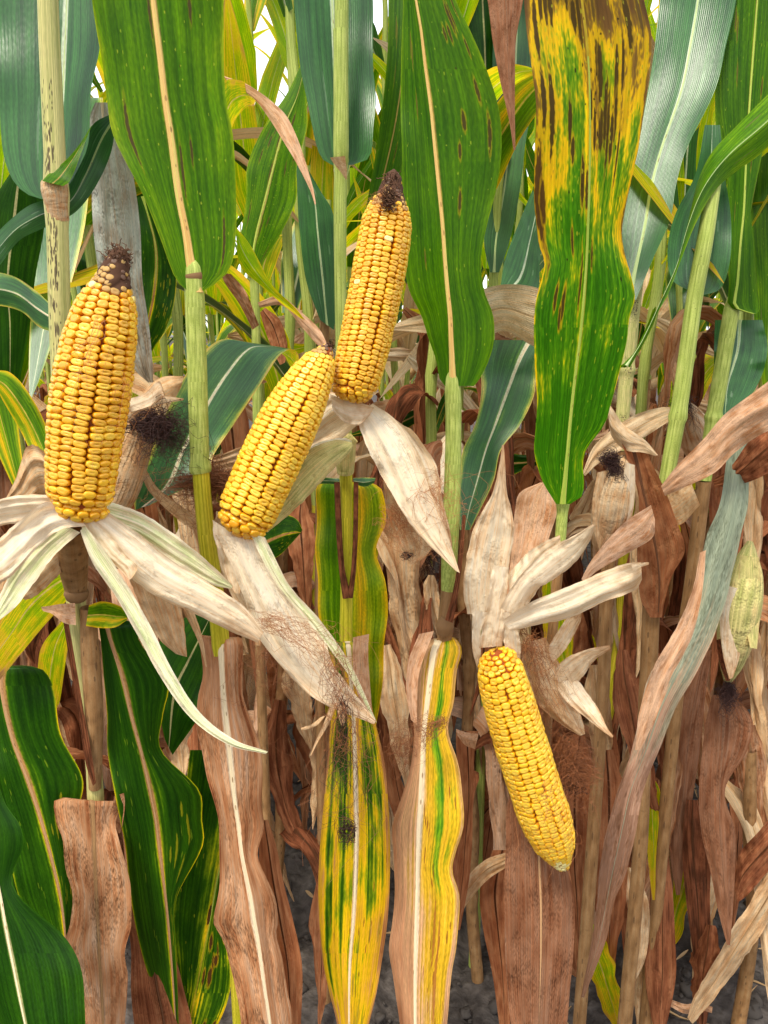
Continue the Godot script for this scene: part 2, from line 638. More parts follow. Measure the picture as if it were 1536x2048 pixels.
# one blade: u across (midrib in the middle), v from base to tip
func paint(o: Dictionary) -> ImageTexture:
	var rr := RandomNumberGenerator.new()
	rr.seed = o.get("seed", 1)
	var pal: PackedColorArray = o.pal
	var data := PackedByteArray()
	data.resize(TW * TH * 3)
	var s0: float = o.get("base", 0.1)
	var s_tip: float = o.get("tip", 0.0)
	var tip_pow: float = o.get("tip_pow", 2.0)
	var s_edge: float = o.get("edge", 0.0)
	var edge_pow: float = o.get("edge_pow", 6.0)
	var s_mid: float = o.get("mid", 0.0)
	var mid_pow: float = o.get("mid_pow", 5.0)
	var asym: float = o.get("asym", 0.0)
	var k_streak: float = o.get("streak", 0.1)
	var k_blotch: float = o.get("blotch", 0.1)
	var k_fine: float = o.get("fine", 0.05)
	var stripes: Array = o.get("stripes", [])
	var rib_w: float = o.get("rib_w", 0.035)
	var rib := Color(o.get("rib", "#b9a06a"))
	var shade: float = o.get("shade", 0.25)
	var ox := rr.randi() % TW
	var oy := rr.randi() % TH
	var ox2 := rr.randi() % TW
	var oy2 := rr.randi() % TH
	var column := PackedFloat32Array()
	var vein := PackedFloat32Array()
	column.resize(TW)
	vein.resize(TW)
	for x in TW:
		var u := (x + 0.5) / TW
		var a := absf(u * 2.0 - 1.0)
		column[x] = s0 + s_edge * pow(a, edge_pow) + s_mid * pow(1.0 - a, mid_pow) + asym * (u - 0.5)
		vein[x] = 1.0 + o.get("vein", 0.1 if o.get("dry", false) else 0.065) * (cos(u * TAU * 30.0) * (0.25 if o.get("dry", false) else 0.6) + rr.randf_range(-1, 1) * 0.6)
	for y in TH:
		var v := (y + 0.5) / TH
		var row = s_tip * pow(v, tip_pow) + o.get("foot", 0.0) * pow(1.0 - v, 5.0)
		var y1 := ((y + oy) % TH) * TW
		var y2 := ((y + oy2) % TH) * TW
		var st := []
		for q in stripes:
			# [u centre, half width, v from, v to, change]
			var f: float = smoothstep(q[2] - 0.08, q[2] + 0.08, v) * (1.0 - smoothstep(q[3] - 0.1, q[3] + 0.1, v))
			if f > 0.01: st.append([q[0] + 0.012 * sin(v * 9.0 + q[0] * 30.0), q[1], q[4] * f])
		var rw := rib_w * (1.0 - 0.75 * v)
		for x in TW:
			var n1 := noise_streak[y1 + (x + ox) % TW] / 255.0 - 0.5
			var n2 := noise_blotch[y2 + (x + ox2) % TW] / 255.0 - 0.5
			var n3 := noise_fine[y1 + (x + ox2) % TW] / 255.0 - 0.5
			var s = column[x] + row + k_streak * n1 + k_blotch * n2 + k_fine * n3
			var u := (x + 0.5) / TW
			for q in st:
				var d = absf(u - q[0]) / q[1]
				if d < 2.0: s += q[2] * (1.0 - smoothstep(0.1, 2.0, d + n2 * 0.8))
			var c := pal[clampi(int(s * 255.0), 0, 255)]
			var m := vein[x] * (1.0 + shade * n1 + shade * 0.6 * n3)
			var r := absf(u - 0.5)
			if r < rw:
				c = c.lerp(rib, (1.0 - smoothstep(rw * 0.6, rw, r)) * o.get("rib_mix", 0.9))
				m = 1.0 + 0.3 * n3 + 0.25 * n2
			var k := (y * TW + x) * 3
			data[k] = clampi(int(c.r * m * 255.0), 0, 255)
			data[k + 1] = clampi(int(c.g * m * 255.0), 0, 255)
			data[k + 2] = clampi(int(c.b * m * 255.0), 0, 255)
	# marks: [how many, colour, half width, half length, strength, u from, u to, v from, v to, halo]
	for q in o.get("marks", []):
		var ink := Color(q[1])
		for i in q[0]:
			var cu := rr.randf_range(q[5], q[6]) * TW
			var cv := rr.randf_range(q[7], q[8]) * TH
			var wu: float = q[2] * TW * rr.randf_range(0.6, 1.4)
			var wv: float = q[3] * TH * rr.randf_range(0.5, 1.5)
			var halo: float = q[9] if q.size() > 9 else 0.0
			for y in range(int(cv - wv * 1.5), int(cv + wv * 1.5) + 1):
				if y < 0 or y >= TH: continue
				for x in range(int(cu - wu * 1.6), int(cu + wu * 1.6) + 1):
					if x < 0 or x >= TW: continue
					var n := noise_fine[((y + i * 37) % TH) * TW + x] / 255.0 - 0.5
					var d := sqrt(pow((x - cu) / wu, 2.0) + pow((y - cv) / wv, 2.0)) + n * 0.5
					var f := 1.0 - smoothstep(0.75, 1.0, d)
					var k := (y * TW + x) * 3
					if halo > 0.0 and d < 1.5:
						var fh := (1.0 - smoothstep(1.0, 1.5, d)) * halo
						data[k] = int(lerpf(data[k], 205, fh))
						data[k + 1] = int(lerpf(data[k + 1], 165, fh))
						data[k + 2] = int(lerpf(data[k + 2], 20, fh))
					f *= q[4]
					data[k] = int(lerpf(data[k], ink.r * 255, f))
					data[k + 1] = int(lerpf(data[k + 1], ink.g * 255, f))
					data[k + 2] = int(lerpf(data[k + 2], ink.b * 255, f))
	return ImageTexture.create_from_image(Image.create_from_data(TW, TH, false, Image.FORMAT_RGB8, data))

func blade_mat(name_: String, o: Dictionary) -> StandardMaterial3D:
	var m := StandardMaterial3D.new()
	m.resource_name = name_
	m.albedo_texture = paint(o)
	var dry: bool = o.get("dry", false)
	m.roughness = o.get("rough", 0.78 if dry else 0.36)
	m.metallic_specular = o.get("spec", 0.2 if dry else 0.26)
	m.normal_enabled = true
	m.normal_texture = crinkle_map if dry else vein_map
	m.normal_scale = o.get("relief", 1.2 if dry else 0.22)
	m.texture_repeat = true
	m.backlight_enabled = true
	var b: float = o.get("through", 0.5) * 1.15
	m.backlight = Color(b, b, b).linear_to_srgb() if not dry else Color(b, b * 0.85, b * 0.7).linear_to_srgb()
	mats[name_] = m
	return m

func plain(name_: String, c: Color, rough := 0.6, spec := 0.4) -> StandardMaterial3D:
	var m := StandardMaterial3D.new()
	m.resource_name = name_
	m.albedo_color = c
	m.roughness = rough
	m.metallic_specular = spec
	mats[name_] = m
	return m

func make_materials() -> void:
	var green := ramp([[0.0, "#2c5a00"], [0.22, "#567f00"], [0.36, "#93a010"], [0.48, "#d8ae12"], [0.62, "#d9ab30"], [0.74, "#bb8a55"], [0.88, "#94623a"], [1.0, "#5f3d22"]])
	var deep := ramp([[0.0, "#183c05"], [0.22, "#2f5606"], [0.36, "#80920f"], [0.46, "#dcb410"], [0.6, "#dca922"], [0.72, "#b4814c"], [0.88, "#8a5a36"], [1.0, "#4a3018"]])
	var blue := ramp([[0.0, "#285427"], [0.22, "#38692e"], [0.36, "#7f9632"], [0.5, "#d0b446"], [0.7, "#c7a070"], [1.0, "#80583a"]])
	var lime := ramp([[0.0, "#74ac0c"], [0.3, "#a8c410"], [0.5, "#e4cc18"], [0.65, "#e0b634"], [0.8, "#c4935a"], [1.0, "#8a5c38"]])
	var pink := ramp([[0.0, "#d2a988"], [0.3, "#b98862"], [0.6, "#9b6642"], [0.8, "#744227"], [1.0, "#472815"]])
	var tan_ := ramp([[0.0, "#dcc4a0"], [0.35, "#caa67c"], [0.65, "#ac7e54"], [0.85, "#835834"], [1.0, "#523420"]])
	var rust := ramp([[0.0, "#c28a62"], [0.35, "#a06644"], [0.7, "#75432b"], [1.0, "#402617"]])
	var husk := ramp([[0.0, "#efe3cb"], [0.3, "#e6d3b4"], [0.55, "#d4b692"], [0.75, "#b88c64"], [1.0, "#7c5230"]])
	var husk_g := ramp([[0.0, "#ccd69a"], [0.25, "#dadcac"], [0.45, "#ece2c6"], [0.7, "#e0cca8"], [1.0, "#a88258"]])
	var grey := ramp([[0.0, "#b9c0b4"], [0.4, "#a9a598"], [0.7, "#96846c"], [1.0, "#5e5040"]])
	var les := "#6a6440"
	blade_mat("green_lesion", {pal = green, seed = 11, base = 0.14, edge = 0.16, streak = 0.12, blotch = 0.14, rib = "#c0a060", rib_w = 0.05, through = 0.75,
		marks = [[15, "#4c4022", 0.017, 0.04, 0.95, 0.08, 0.92, 0.08, 0.72, 0.25], [130, "#a8b030", 0.005, 0.0025, 0.8, 0.05, 0.95, 0, 1], [14, "#3c3418", 0.004, 0.002, 0.8, 0, 1, 0, 1]]})
	blade_mat("green_bright", {pal = green, seed = 12, base = 0.1, edge = 0.14, edge_pow = 12.0, streak = 0.1, blotch = 0.12, rib = "#bd9a52", rib_w = 0.04, through = 0.75,
		marks = [[12, "#463a1a", 0.013, 0.025, 0.9, 0.66, 0.95, 0.3, 0.8, 0.5], [4, "#5d5428", 0.012, 0.02, 0.85, 0.1, 0.4, 0.2, 0.7, 0.4], [120, "#9fb02a", 0.005, 0.0025, 0.75, 0.05, 0.95, 0, 1], [3, "#3a3216", 0.006, 0.003, 0.9, 0.5, 0.9, 0.5, 1]]})
	blade_mat("green_plain", {pal = green, seed = 13, base = 0.1, edge = 0.12, tip = 0.12, streak = 0.12, blotch = 0.16, rib = "#a8b46a", rib_w = 0.03, marks = [[50, "#a8b030", 0.006, 0.003, 0.7, 0.05, 0.95, 0, 1], [5, les, 0.014, 0.03, 0.7, 0.1, 0.9, 0.2, 0.9]]})
	blade_mat("green_deep", {pal = deep, seed = 14, base = 0.06, edge = 0.1, edge_pow = 14.0, streak = 0.12, blotch = 0.12, rib = "#b4a878", rib_w = 0.04, rough = 0.36, through = 0.35})
	blade_mat("blue_green", {pal = blue, seed = 15, base = 0.1, edge = 0.1, edge_pow = 14.0, streak = 0.14, blotch = 0.14, rib = "#c8d0b0", rib_w = 0.045, rough = 0.33, spec = 0.5, through = 0.4, marks = [[8, "#a8b0a0", 0.02, 0.05, 0.35, 0.05, 0.95, 0, 1]]})  # pale blotches paint the sky's whitish reflection into the leaf colour
	blade_mat("blue_edge", {pal = blue, seed = 16, base = 0.1, edge = 0.42, edge_pow = 5.0, mid = 0.2, mid_pow = 6.0, streak = 0.16, blotch = 0.16, rib = "#e2dcb8", rib_w = 0.05, rough = 0.34, spec = 0.55, through = 0.4})
	# the spotted blade: brown and yellow near the tip, green near the foot
	blade_mat("spotted", {pal = ramp([[0.0, "#357006"], [0.2, "#4c840a"], [0.33, "#8aa00e"], [0.41, "#e8c010"], [0.57, "#e4b014"], [0.63, "#8a6a22"], [0.75, "#6e4e24"], [1.0, "#54391c"]]), seed = 17, base = 0.05, tip = 1.25, tip_pow = 2.0, edge = 0.3, edge_pow = 12.0, mid = 0.03, streak = 0.22, blotch = 0.5, fine = 0.2, rib = "#b9a02c", rib_w = 0.028, through = 0.75,
		marks = [[34, "#4a3816", 0.02, 0.045, 0.95, 0.06, 0.94, 0.48, 0.8, 0.4], [12, "#4a3a18", 0.014, 0.03, 0.95, 0.08, 0.92, 0.25, 0.55, 0.8], [16, "#5e4822", 0.016, 0.04, 0.9, 0.05, 0.95, 0.66, 0.98, 0.5], [190, "#b4b428", 0.006, 0.003, 0.75, 0.05, 0.95, 0, 0.7], [3, "#54381c", 0.03, 0.06, 0.9, 0.02, 0.12, 0.38, 0.5, 0.6], [40, "#2c2010", 0.006, 0.0025, 0.85, 0.05, 0.95, 0.3, 1]]})
	blade_mat("rib_yellow", {pal = deep, seed = 18, base = 0.06, edge = 0.34, edge_pow = 16.0, mid = 0.5, mid_pow = 9.0, tip = 0.12, streak = 0.16, blotch = 0.12, rib = "#a87850", rib_w = 0.06, rough = 0.38, through = 0.4, marks = [[22, "#c8a81c", 0.012, 0.03, 0.55, 0.6, 0.95, 0.4, 1.0], [40, "#8a9a20", 0.006, 0.01, 0.6, 0.05, 0.95, 0.2, 1]]})
	blade_mat("necrotic", {pal = deep, seed = 19, base = 0.1, edge = 0.2, edge_pow = 8.0, mid = 0.25, mid_pow = 5.0, tip = 0.2, streak = 0.26, blotch = 0.24, rib = "#b4a02c", rib_w = 0.035, marks = [[20, "#4c3018", 0.03, 0.025, 0.95, 0.45, 0.98, 0.45, 1.0, 0.6], [60, "#b0a824", 0.008, 0.008, 0.6, 0.05, 0.95, 0.2, 1]]})
	blade_mat("yellow_green_stripe", {pal = deep, seed = 20, base = 0.5, edge = 0.24, edge_pow = 5.0, mid = 0.0, streak = 0.3, blotch = 0.28, rib = "#cbb096", rib_w = 0.07, tip = 0.1, tip_pow = 4.0, through = 0.45,
		stripes = [[0.18, 0.12, -0.3, 0.32, -0.34], [0.3, 0.05, -0.3, 0.6, -0.28], [0.12, 0.05, 0.4, 0.72, -0.28], [0.7, 0.06, -0.3, 0.55, -0.3], [0.86, 0.05, 0.05, 0.5, -0.22]], marks = [[50, "#8a5a20", 0.007, 0.012, 0.75, 0.04, 0.96, 0.35, 1.0], [60, "#a8762c", 0.005, 0.03, 0.4, 0.04, 0.96, 0.2, 1.0], [8, "#7c7030", 0.02, 0.05, 0.5, 0.55, 0.9, 0.6, 0.9]]})
	blade_mat("tan_yellow_stripe", {pal = ramp([[0.0, "#3f8416"], [0.16, "#8ea41c"], [0.26, "#dcb422"], [0.46, "#dfae2c"], [0.6, "#cda070"], [0.8, "#b48460"], [1.0, "#7e5236"]]), seed = 21, base = 0.53, asym = -0.62, tip = 0.5, tip_pow = 4.0, streak = 0.22, blotch = 0.2, shade = 0.4, rib = "#e0cbb0", rib_w = 0.075,
		stripes = [[0.74, 0.05, -0.3, 0.52, -0.34], [0.98, 0.04, -0.3, 1.2, 0.35]], marks = [[30, "#8a5020", 0.007, 0.012, 0.75, 0.55, 0.95, 0.3, 0.9], [60, "#8e6448", 0.005, 0.03, 0.4, 0.02, 0.5, 0.0, 1.0], [3, "#a0602c", 0.02, 0.06, 0.7, 0.7, 0.85, 0.55, 0.8]], relief = 0.8})
	blade_mat("green_yellow_edge", {pal = green, seed = 22, base = 0.14, edge = 0.36, edge_pow = 3.0, mid = 0.1, streak = 0.12, blotch = 0.1, rib = "#d0b050", rib_w = 0.04, stripes = [[0.68, 0.1, -0.3, 1.3, 0.3]]})
	blade_mat("lime", {pal = lime, seed = 23, base = 0.2, edge = 0.2, edge_pow = 4.0, tip = 0.3, streak = 0.2, blotch = 0.25, rib = "#d8d890", rib_w = 0.03, through = 1.25})
	blade_mat("lime_yellow", {pal = lime, seed = 24, base = 0.3, edge = 0.2, edge_pow = 3.0, tip = 0.3, streak = 0.3, blotch = 0.3, rib = "#e0c878", rib_w = 0.03, through = 1.2})
	blade_mat("pink_dry", {dry = true, pal = pink, seed = 25, base = 0.36, edge = 0.12, streak = 0.55, blotch = 0.55, fine = 0.1, rib = "#7a6448", rib_w = 0.06, rib_mix = 0.6, through = 0.35, marks = [[60, "#70482e", 0.004, 0.006, 0.5, 0, 1, 0, 1]]})
	blade_mat("pink_pale_rib", {dry = true, pal = pink, seed = 26, base = 0.34, edge = 0.2, streak = 0.55, blotch = 0.55, fine = 0.1, rib = "#ddcbae", rib_w = 0.085, stripes = [[0.42, 0.03, 0.05, 0.9, -0.05]], through = 0.35, marks = [[50, "#6c4228", 0.003, 0.005, 0.5, 0, 1, 0, 1]]})
	blade_mat("pink_light", {dry = true, pal = pink, seed = 27, base = 0.03, edge = 0.14, streak = 0.55, blotch = 0.6, rib = "#c8a07c", rib_w = 0.04, through = 0.45, marks = [[70, "#8a5c40", 0.006, 0.012, 0.4, 0, 1, 0, 1]]})
	blade_mat("tan_dry", {dry = true, pal = tan_, seed = 28, base = 0.34, streak = 0.5, blotch = 0.4, rib = "#9a7850", rib_w = 0.04, through = 0.4, marks = [[60, "#5c3c24", 0.005, 0.01, 0.5, 0, 1, 0, 1]]})
	blade_mat("tan_pale", {dry = true, pal = tan_, seed = 29, base = 0.14, streak = 0.45, blotch = 0.35, rib = "#b89468", rib_w = 0.04, through = 0.45})
	blade_mat("brown_dry", {dry = true, pal = rust, seed = 30, base = 0.5, streak = 0.5, blotch = 0.45, rib = "#5a3620", rib_w = 0.05, through = 0.4, marks = [[60, "#40261a", 0.006, 0.012, 0.5, 0, 1, 0, 1]]})
	blade_mat("rust_dry", {dry = true, pal = rust, seed = 31, base = 0.26, streak = 0.45, blotch = 0.5, rib = "#4c2c1c", rib_w = 0.05, through = 0.9})
	blade_mat("brown_dark", {dry = true, pal = rust, seed = 32, base = 0.75, streak = 0.5, blotch = 0.4, rib = "#4a2e1c", rib_w = 0.05, through = 0.3})
	blade_mat("grey_dry", {dry = true, pal = grey, seed = 33, base = 0.2, tip = 0.45, streak = 0.55, blotch = 0.55, rib = "#a8a090", rib_w = 0.04, through = 0.35, marks = [[70, "#5c5044", 0.005, 0.004, 0.6, 0, 1, 0, 1]]})
	blade_mat("grey_green", {dry = true, pal = ramp([[0.0, "#7f8e74"], [0.5, "#8c947a"], [0.7, "#a09072"], [0.85, "#b08468"], [1.0, "#7e583e"]]), seed = 34, base = 0.12, tip = 1.25, tip_pow = 1.05, streak = 0.3, blotch = 0.25, rib = "#8e9a80", rib_w = 0.03, rough = 0.5, spec = 0.5})
	blade_mat("mauve_dry", {dry = true, pal = ramp([[0.0, "#a47c62"], [0.4, "#875c42"], [0.7, "#6a4029"], [1.0, "#553626"]]), seed = 35, base = 0.4, streak = 0.5, blotch = 0.35, rib = "#7c5a44", rib_w = 0.04})
	blade_mat("husk", {dry = true, pal = husk, seed = 36, base = 0.12, edge = 0.2, edge_pow = 4.0, tip = 0.35, streak = 0.5, blotch = 0.22, fine = 0.08, rib_w = 0.0, vein = 0.05, shade = 0.12, through = 0.5, rough = 0.6, relief = 1.1, marks = [[26, "#b48a60", 0.006, 0.03, 0.4, 0, 1, 0.1, 1]]})
	blade_mat("husk_tip", {dry = true, pal = husk, seed = 37, base = 0.26, edge = 0.2, tip = 0.45, streak = 0.55, blotch = 0.25, fine = 0.1, rib_w = 0.0, vein = 0.05, shade = 0.14, through = 0.5, rough = 0.6, relief = 1.1, marks = [[30, "#9c7048", 0.006, 0.03, 0.45, 0, 1, 0.1, 1]]})
	blade_mat("husk_green", {dry = true, pal = husk_g, seed = 38, base = 0.24, edge = 0.3, edge_pow = 3.0, streak = 0.5, blotch = 0.35, rib_w = 0.0, vein = 0.05, shade = 0.12, through = 0.5, rough = 0.6})
	blade_mat("husk_tan", {dry = true, pal = tan_, seed = 39, base = 0.3, edge = 0.2, streak = 0.55, blotch = 0.4, rib_w = 0.0, through = 0.4, marks = [[30, "#6c4828", 0.004, 0.03, 0.4, 0, 1, 0, 1]]})
	blade_mat("husk_olive", {dry = true, pal = ramp([[0.0, "#b4b468"], [0.4, "#c8bc7c"], [0.7, "#c4a470"], [1.0, "#8a6840"]]), seed = 40, base = 0.3, edge = 0.3, streak = 0.5, blotch = 0.22, rib_w = 0.0, through = 0.4})
	for key in ["stalk_green", "stalk_yellow", "stalk_brown", "stalk_mould"]:
		var o: Dictionary = {
			"stalk_green": {pal = ramp([[0.0, "#8c9c44"], [0.5, "#a3ac5c"], [1.0, "#b8a868"]]), seed = 41, base = 0.3, marks = [[30, "#5a5430", 0.01, 0.003, 0.6, 0, 1, 0, 1]]},
			"stalk_yellow": {pal = ramp([[0.0, "#a4a01e"], [0.5, "#c2b03a"], [1.0, "#c4a25c"]]), seed = 42, base = 0.2, marks = [[6, "#7a5a30", 0.01, 0.01, 0.6, 0, 1, 0, 1]]},
			"stalk_brown": {pal = ramp([[0.0, "#b08c62"], [0.5, "#876440"], [1.0, "#48321f"]]), seed = 43, base = 0.4, blotch = 0.4, marks = [[30, "#4a3626", 0.02, 0.02, 0.5, 0, 1, 0, 1]]},
			"stalk_mould": {pal = ramp([[0.0, "#a0a45c"], [0.5, "#b4ac70"], [1.0, "#b09868"]]), seed = 44, base = 0.4, marks = [[160, "#40382a", 0.008, 0.003, 0.8, 0.62, 0.82, 0.3, 0.75], [60, "#4a4030", 0.012, 0.006, 0.7, 0.66, 0.8, 0.35, 0.6]]}}[key]
		o.merge({streak = 0.5, rib_w = 0.0, rough = 0.5, through = 0.0, dry = key == "stalk_brown", vein = 0.04, relief = 0.3})
		if not o.has("blotch"): o.blotch = 0.3
		var m := blade_mat(key, o)
		m.backlight_enabled = false
	for q in [["rib_tan", "#b98f4e", "#caa866", "#a0b04c"], ["rib_brown", "#a67a54", "#b08a62", "#86603e"], ["rib_pale", "#98ac6c", "#aebb84", "#86a058"], ["rib_green", "#86a034", "#9cac48", "#b0a84c"], ["rib_cream", "#d3bd98", "#dccaa6", "#b89a74"], ["rib_dark", "#5a3a26", "#6a4630", "#44291a"]]:
		var rm := blade_mat(q[0], {"pal": ramp([[0.0, q[1]], [0.5, q[2]], [1.0, q[3]]]), "seed": 60, "base": 0.4, "streak": 0.5, "blotch": 0.7, "fine": 0.2, "rib_w": 0.0, "vein": 0.05, "through": 0.0, "rough": 0.5, "marks": [[14, "#6a4a2c", 0.1, 0.006, 0.5, 0, 1, 0, 1]]})
		rm.backlight_enabled = false
	plain("joint", Color("#7a5a38"), 0.75)
	plain("silk_brown", Color("#84502e"), 0.5)
	plain("silk_dark", Color("#38201a"), 0.6)
	plain("silk_red", Color("#a86a3c"), 0.5)
	plain("cob", Color("#8c4212"), 0.85)
	plain("cob_ear_dark", Color("#8a5a34"), 0.9)
	plain("cob_dark", Color("#4a2f1e"), 0.9)
	plain("chaff", Color("#5c3f2a"), 0.9)
	plain("clod", Color("#4a443f"), 0.95, 0.2)
	plain("straw", Color("#a88a64"), 0.8, 0.3)
	mats.kernel = []
	# tints over the kernels' own colours; the last ones are withered
	var tints := ["#fffaf0", "#fff6e4", "#f2dcb8", "#f6e2b8", "#ead0a8", "#ecd68c", "#ad8444", "#5c3e2a"]
	for i in 8:
		var m := StandardMaterial3D.new()
		m.vertex_color_use_as_albedo = i < 5
		m.albedo_color = Color(tints[i])
		m.roughness = 0.36 if i < 6 else 0.6
		m.metallic_specular = 0.5
		m.subsurf_scatter_enabled = true
		m.subsurf_scatter_strength = 0.12
		mats.kernel.append(m)
	make_kernel_shapes()

# ------------------------------------------------------------------ the ground
func build_ground() -> void:
	var n := FastNoiseLite.new()
	n.seed = 4
	n.frequency = 1.6
	n.fractal_octaves = 5
	var half := 110
	var p := PackedVector3Array()
	var side := half * 2 + 1
	for j in side:
		for i in side:
			var tx := float(i - half) / half
			var tz := float(j - half) / half
			var x := (absf(tx) * 1.6 + pow(absf(tx), 6.0) * 150.0) * signf(tx)
			var z := (absf(tz) * 1.6 + pow(absf(tz), 6.0) * 150.0) * signf(tz) - 2.2
			var near := clampf(1.0 - Vector2(x, z + 2.0).length() / 14.0, 0.0, 1.0)
			var y := (n.get_noise_2d(x * 3.0, z * 3.0) * 0.035 + absf(n.get_noise_2d(x * 14.0, z * 14.0)) * 0.03) * near
			p.append(Vector3(x, y - 0.012, z))
	var m := StandardMaterial3D.new()
	var nt := FastNoiseLite.new()
	nt.seed = 8
	nt.frequency = 0.02
	nt.fractal_octaves = 6
	var t := NoiseTexture2D.new()
	t.width = 512
	t.height = 512
	t.seamless = true
	t.noise = nt
	var g := Gradient.new()
	g.set_color(0, Color("#2c2826"))
	g.set_color(1, Color("#6a625c"))
	t.color_ramp = g
	m.albedo_texture = t
	m.uv1_triplanar = true
	m.uv1_world_triplanar = true
	m.uv1_scale = Vector3(2.3, 2.3, 2.3)
	m.heightmap_enabled = false
	m.roughness = 0.95
	m.metallic_specular = 0.2
	var b := NoiseTexture2D.new()
	b.width = 512
	b.height = 512
	b.seamless = true
	b.as_normal_map = true
	b.bump_strength = 9.0
	b.noise = nt
	m.normal_enabled = true
	m.normal_texture = b
	m.normal_scale = 1.0
	var ground := put("ground", grid_mesh(p, side, side, false, true), m, null)
	tag(ground, "dark grey bare soil between the maize rows", "ground", "", "structure")

func build_litter() -> void:
	# crumbs of soil and shreds of straw that nobody could count
	var rr := RandomNumberGenerator.new()
	rr.seed = 91
	var p := PackedVector3Array()
	for j in 6:
		for i in 9:
			var th := TAU * (i % 8) / 8.0
			var ph := PI * j / 5.0
			var k := 1.0 + 0.35 * vnoise((i % 8) * 1.7 + j * 3.1, 6)
			p.append(Vector3(sin(ph) * cos(th), cos(ph) * 0.7, sin(ph) * sin(th)) * k)
	var mm := MultiMesh.new()
	mm.transform_format = MultiMesh.TRANSFORM_3D
	mm.mesh = grid_mesh(p, 9, 6, true, false)
	mm.instance_count = 2600
	for i in 2600:
		var z := -rr.randf_range(0.7, 5.0)
		var s := 0.004 + 0.018 * pow(rr.randf(), 3.0)
		mm.set_instance_transform(i, Transform3D(Basis(Vector3(rr.randf(), rr.randf(), rr.randf()).normalized(), rr.randf() * 6.0).scaled(Vector3(s, s, s)), Vector3(rr.randf_range(-1, 1) * (0.5 - z * 0.6), rr.randf_range(-0.006, 0.004), z)))
	var mi := MultiMeshInstance3D.new()
	mi.name = own_name("soil_crumbs")
	mi.multimesh = mm
	mi.material_override = mats.clod
	add_child(mi)
	tag(mi, "dark crumbs of soil scattered over the bare ground", "soil crumbs", "", "stuff")
	var q := PackedVector3Array()
	for j in 7:
		for i in 3:
			q.append(Vector3((i - 1) * 0.5 * sin(PI * (j + 0.6) / 7.2), 0.2 * sin(j * 0.9) + (0.12 if i != 1 else 0.0), j / 6.0 - 0.5))
	var ms := MultiMesh.new()
	ms.transform_format = MultiMesh.TRANSFORM_3D
	ms.mesh = grid_mesh(q, 3, 7)
	ms.instance_count = 700
	for i in 700:
		var z := -rr.randf_range(0.8, 4.5)
		var l := rr.randf_range(0.02, 0.1)
		var w := rr.randf_range(0.003, 0.014)
		var bs := Basis(Vector3.UP, rr.randf() * TAU) * Basis(Vector3.RIGHT, rr.randf_range(-0.35, 0.35)) * Basis(Vector3.FORWARD, rr.randf_range(-0.8, 0.8))
		ms.set_instance_transform(i, Transform3D(bs * Basis.from_scale(Vector3(w, l * 0.25, l)), Vector3(rr.randf_range(-1, 1) * (0.5 - z * 0.6), rr.randf_range(0.004, 0.02), z)))
	var mi2 := MultiMeshInstance3D.new()
	mi2.name = own_name("straw_litter")
	mi2.multimesh = ms
	mi2.material_override = mats.straw
	add_child(mi2)
	tag(mi2, "shreds of dry straw lying on the soil", "litter", "", "stuff")

# ------------------------------------------------------------------ plants built in the round
# a blade that leaves the stalk at foot, in the direction turn, rising at e0 and ending at e1 (radians above level)
func leaf3d(parent: Node3D, m: Material, foot: Vector3, turn: float, e0: float, e1: float, length: float, width: float, rr: RandomNumberGenerator, o := {}) -> MeshInstance3D:
	var nu: int = o.get("nu", 9)
	var nv: int = o.get("nv", 30)
	var bend_at: float = o.get("bend", 0.5)
	var twist: float = o.get("twist", 0.0)
	var ruf: float = o.get("ruf", 0.06)
	var fold: float = o.get("fold", 0.18)
	var crumple: float = o.get("crumple", 0.0)
	var sd := rr.randi() % 4000
	var c := foot
	var p := PackedVector3Array()
	var sway := rr.randf_range(-0.35, 0.35)
	for j in nv + 1:
		var v := float(j) / nv
		var e := lerpf(e0, e1, smoothstep(0.0, bend_at * 2.0, v) if bend_at < 0.5 else pow(v, bend_at * 2.5))
		var az := turn + sway * v * v + 0.12 * vnoise(v * 4.0, sd)
		var t := Vector3(cos(az) * cos(e), sin(e), sin(az) * cos(e))
		var s := Vector3(-sin(az), 0, cos(az))
		var n := s.cross(t).normalized()
		var tw := twist * v + (o.get("wobble", 0.0) as float) * vnoise(v * 3.5, sd + 9)
		s = s.rotated(t, tw)
		n = n.rotated(t, tw)
		if n.y < 0.0 and e0 > 0.6 and tw == 0.0: n = n
		var w := width * 0.5 * minf(1.0, 0.42 + v * 3.2) * pow(maxf(0.0, 1.0 - pow(v, 2.3)), 0.85) + 0.0008
		w *= 1.0 + 0.08 * vnoise(v * 7.0, sd + 2)
		for i in nu:
			var u := float(i) / (nu - 1) * 2.0 - 1.0
			var a := absf(u)
			var h := fold * a * (1.0 - 0.6 * v) - (o.get("roll", 0.0) as float) * a * a
			h += ruf * a * a * (vnoise(v * 6.0 + (30.0 if u > 0 else 0.0), sd) + 0.5 * vnoise(v * 15.0 + (30.0 if u > 0 else 0.0), sd + 1))
			if crumple > 0.0: h += crumple * (vnoise(u * 2.2 + v * 9.0, sd + 4) + 0.6 * vnoise(u * 4.0 - v * 15.0, sd + 5))
			p.append(c + s * u * w * (1.0 - (o.get("roll", 0.0) as float) * 0.3 * a) + n * h * w)
		c += t * length / nv
	return put("leaf", grid_mesh(p, nu, nv + 1), m, parent)

const GREENS := ["green_plain", "green_lesion", "blue_green", "green_bright", "lime", "blue_edge", "green_yellow_edge", "blue_green", "lime"]
const FAR_GREENS := ["lime", "lime_yellow", "green_plain", "blue_green", "lime", "green_bright", "lime_yellow", "lime", "green_yellow_edge"]
const DRIES := ["pink_dry", "tan_dry", "brown_dry", "rust_dry", "tan_pale", "brown_dry", "mauve_dry", "rust_dry", "brown_dark", "pink_light"]

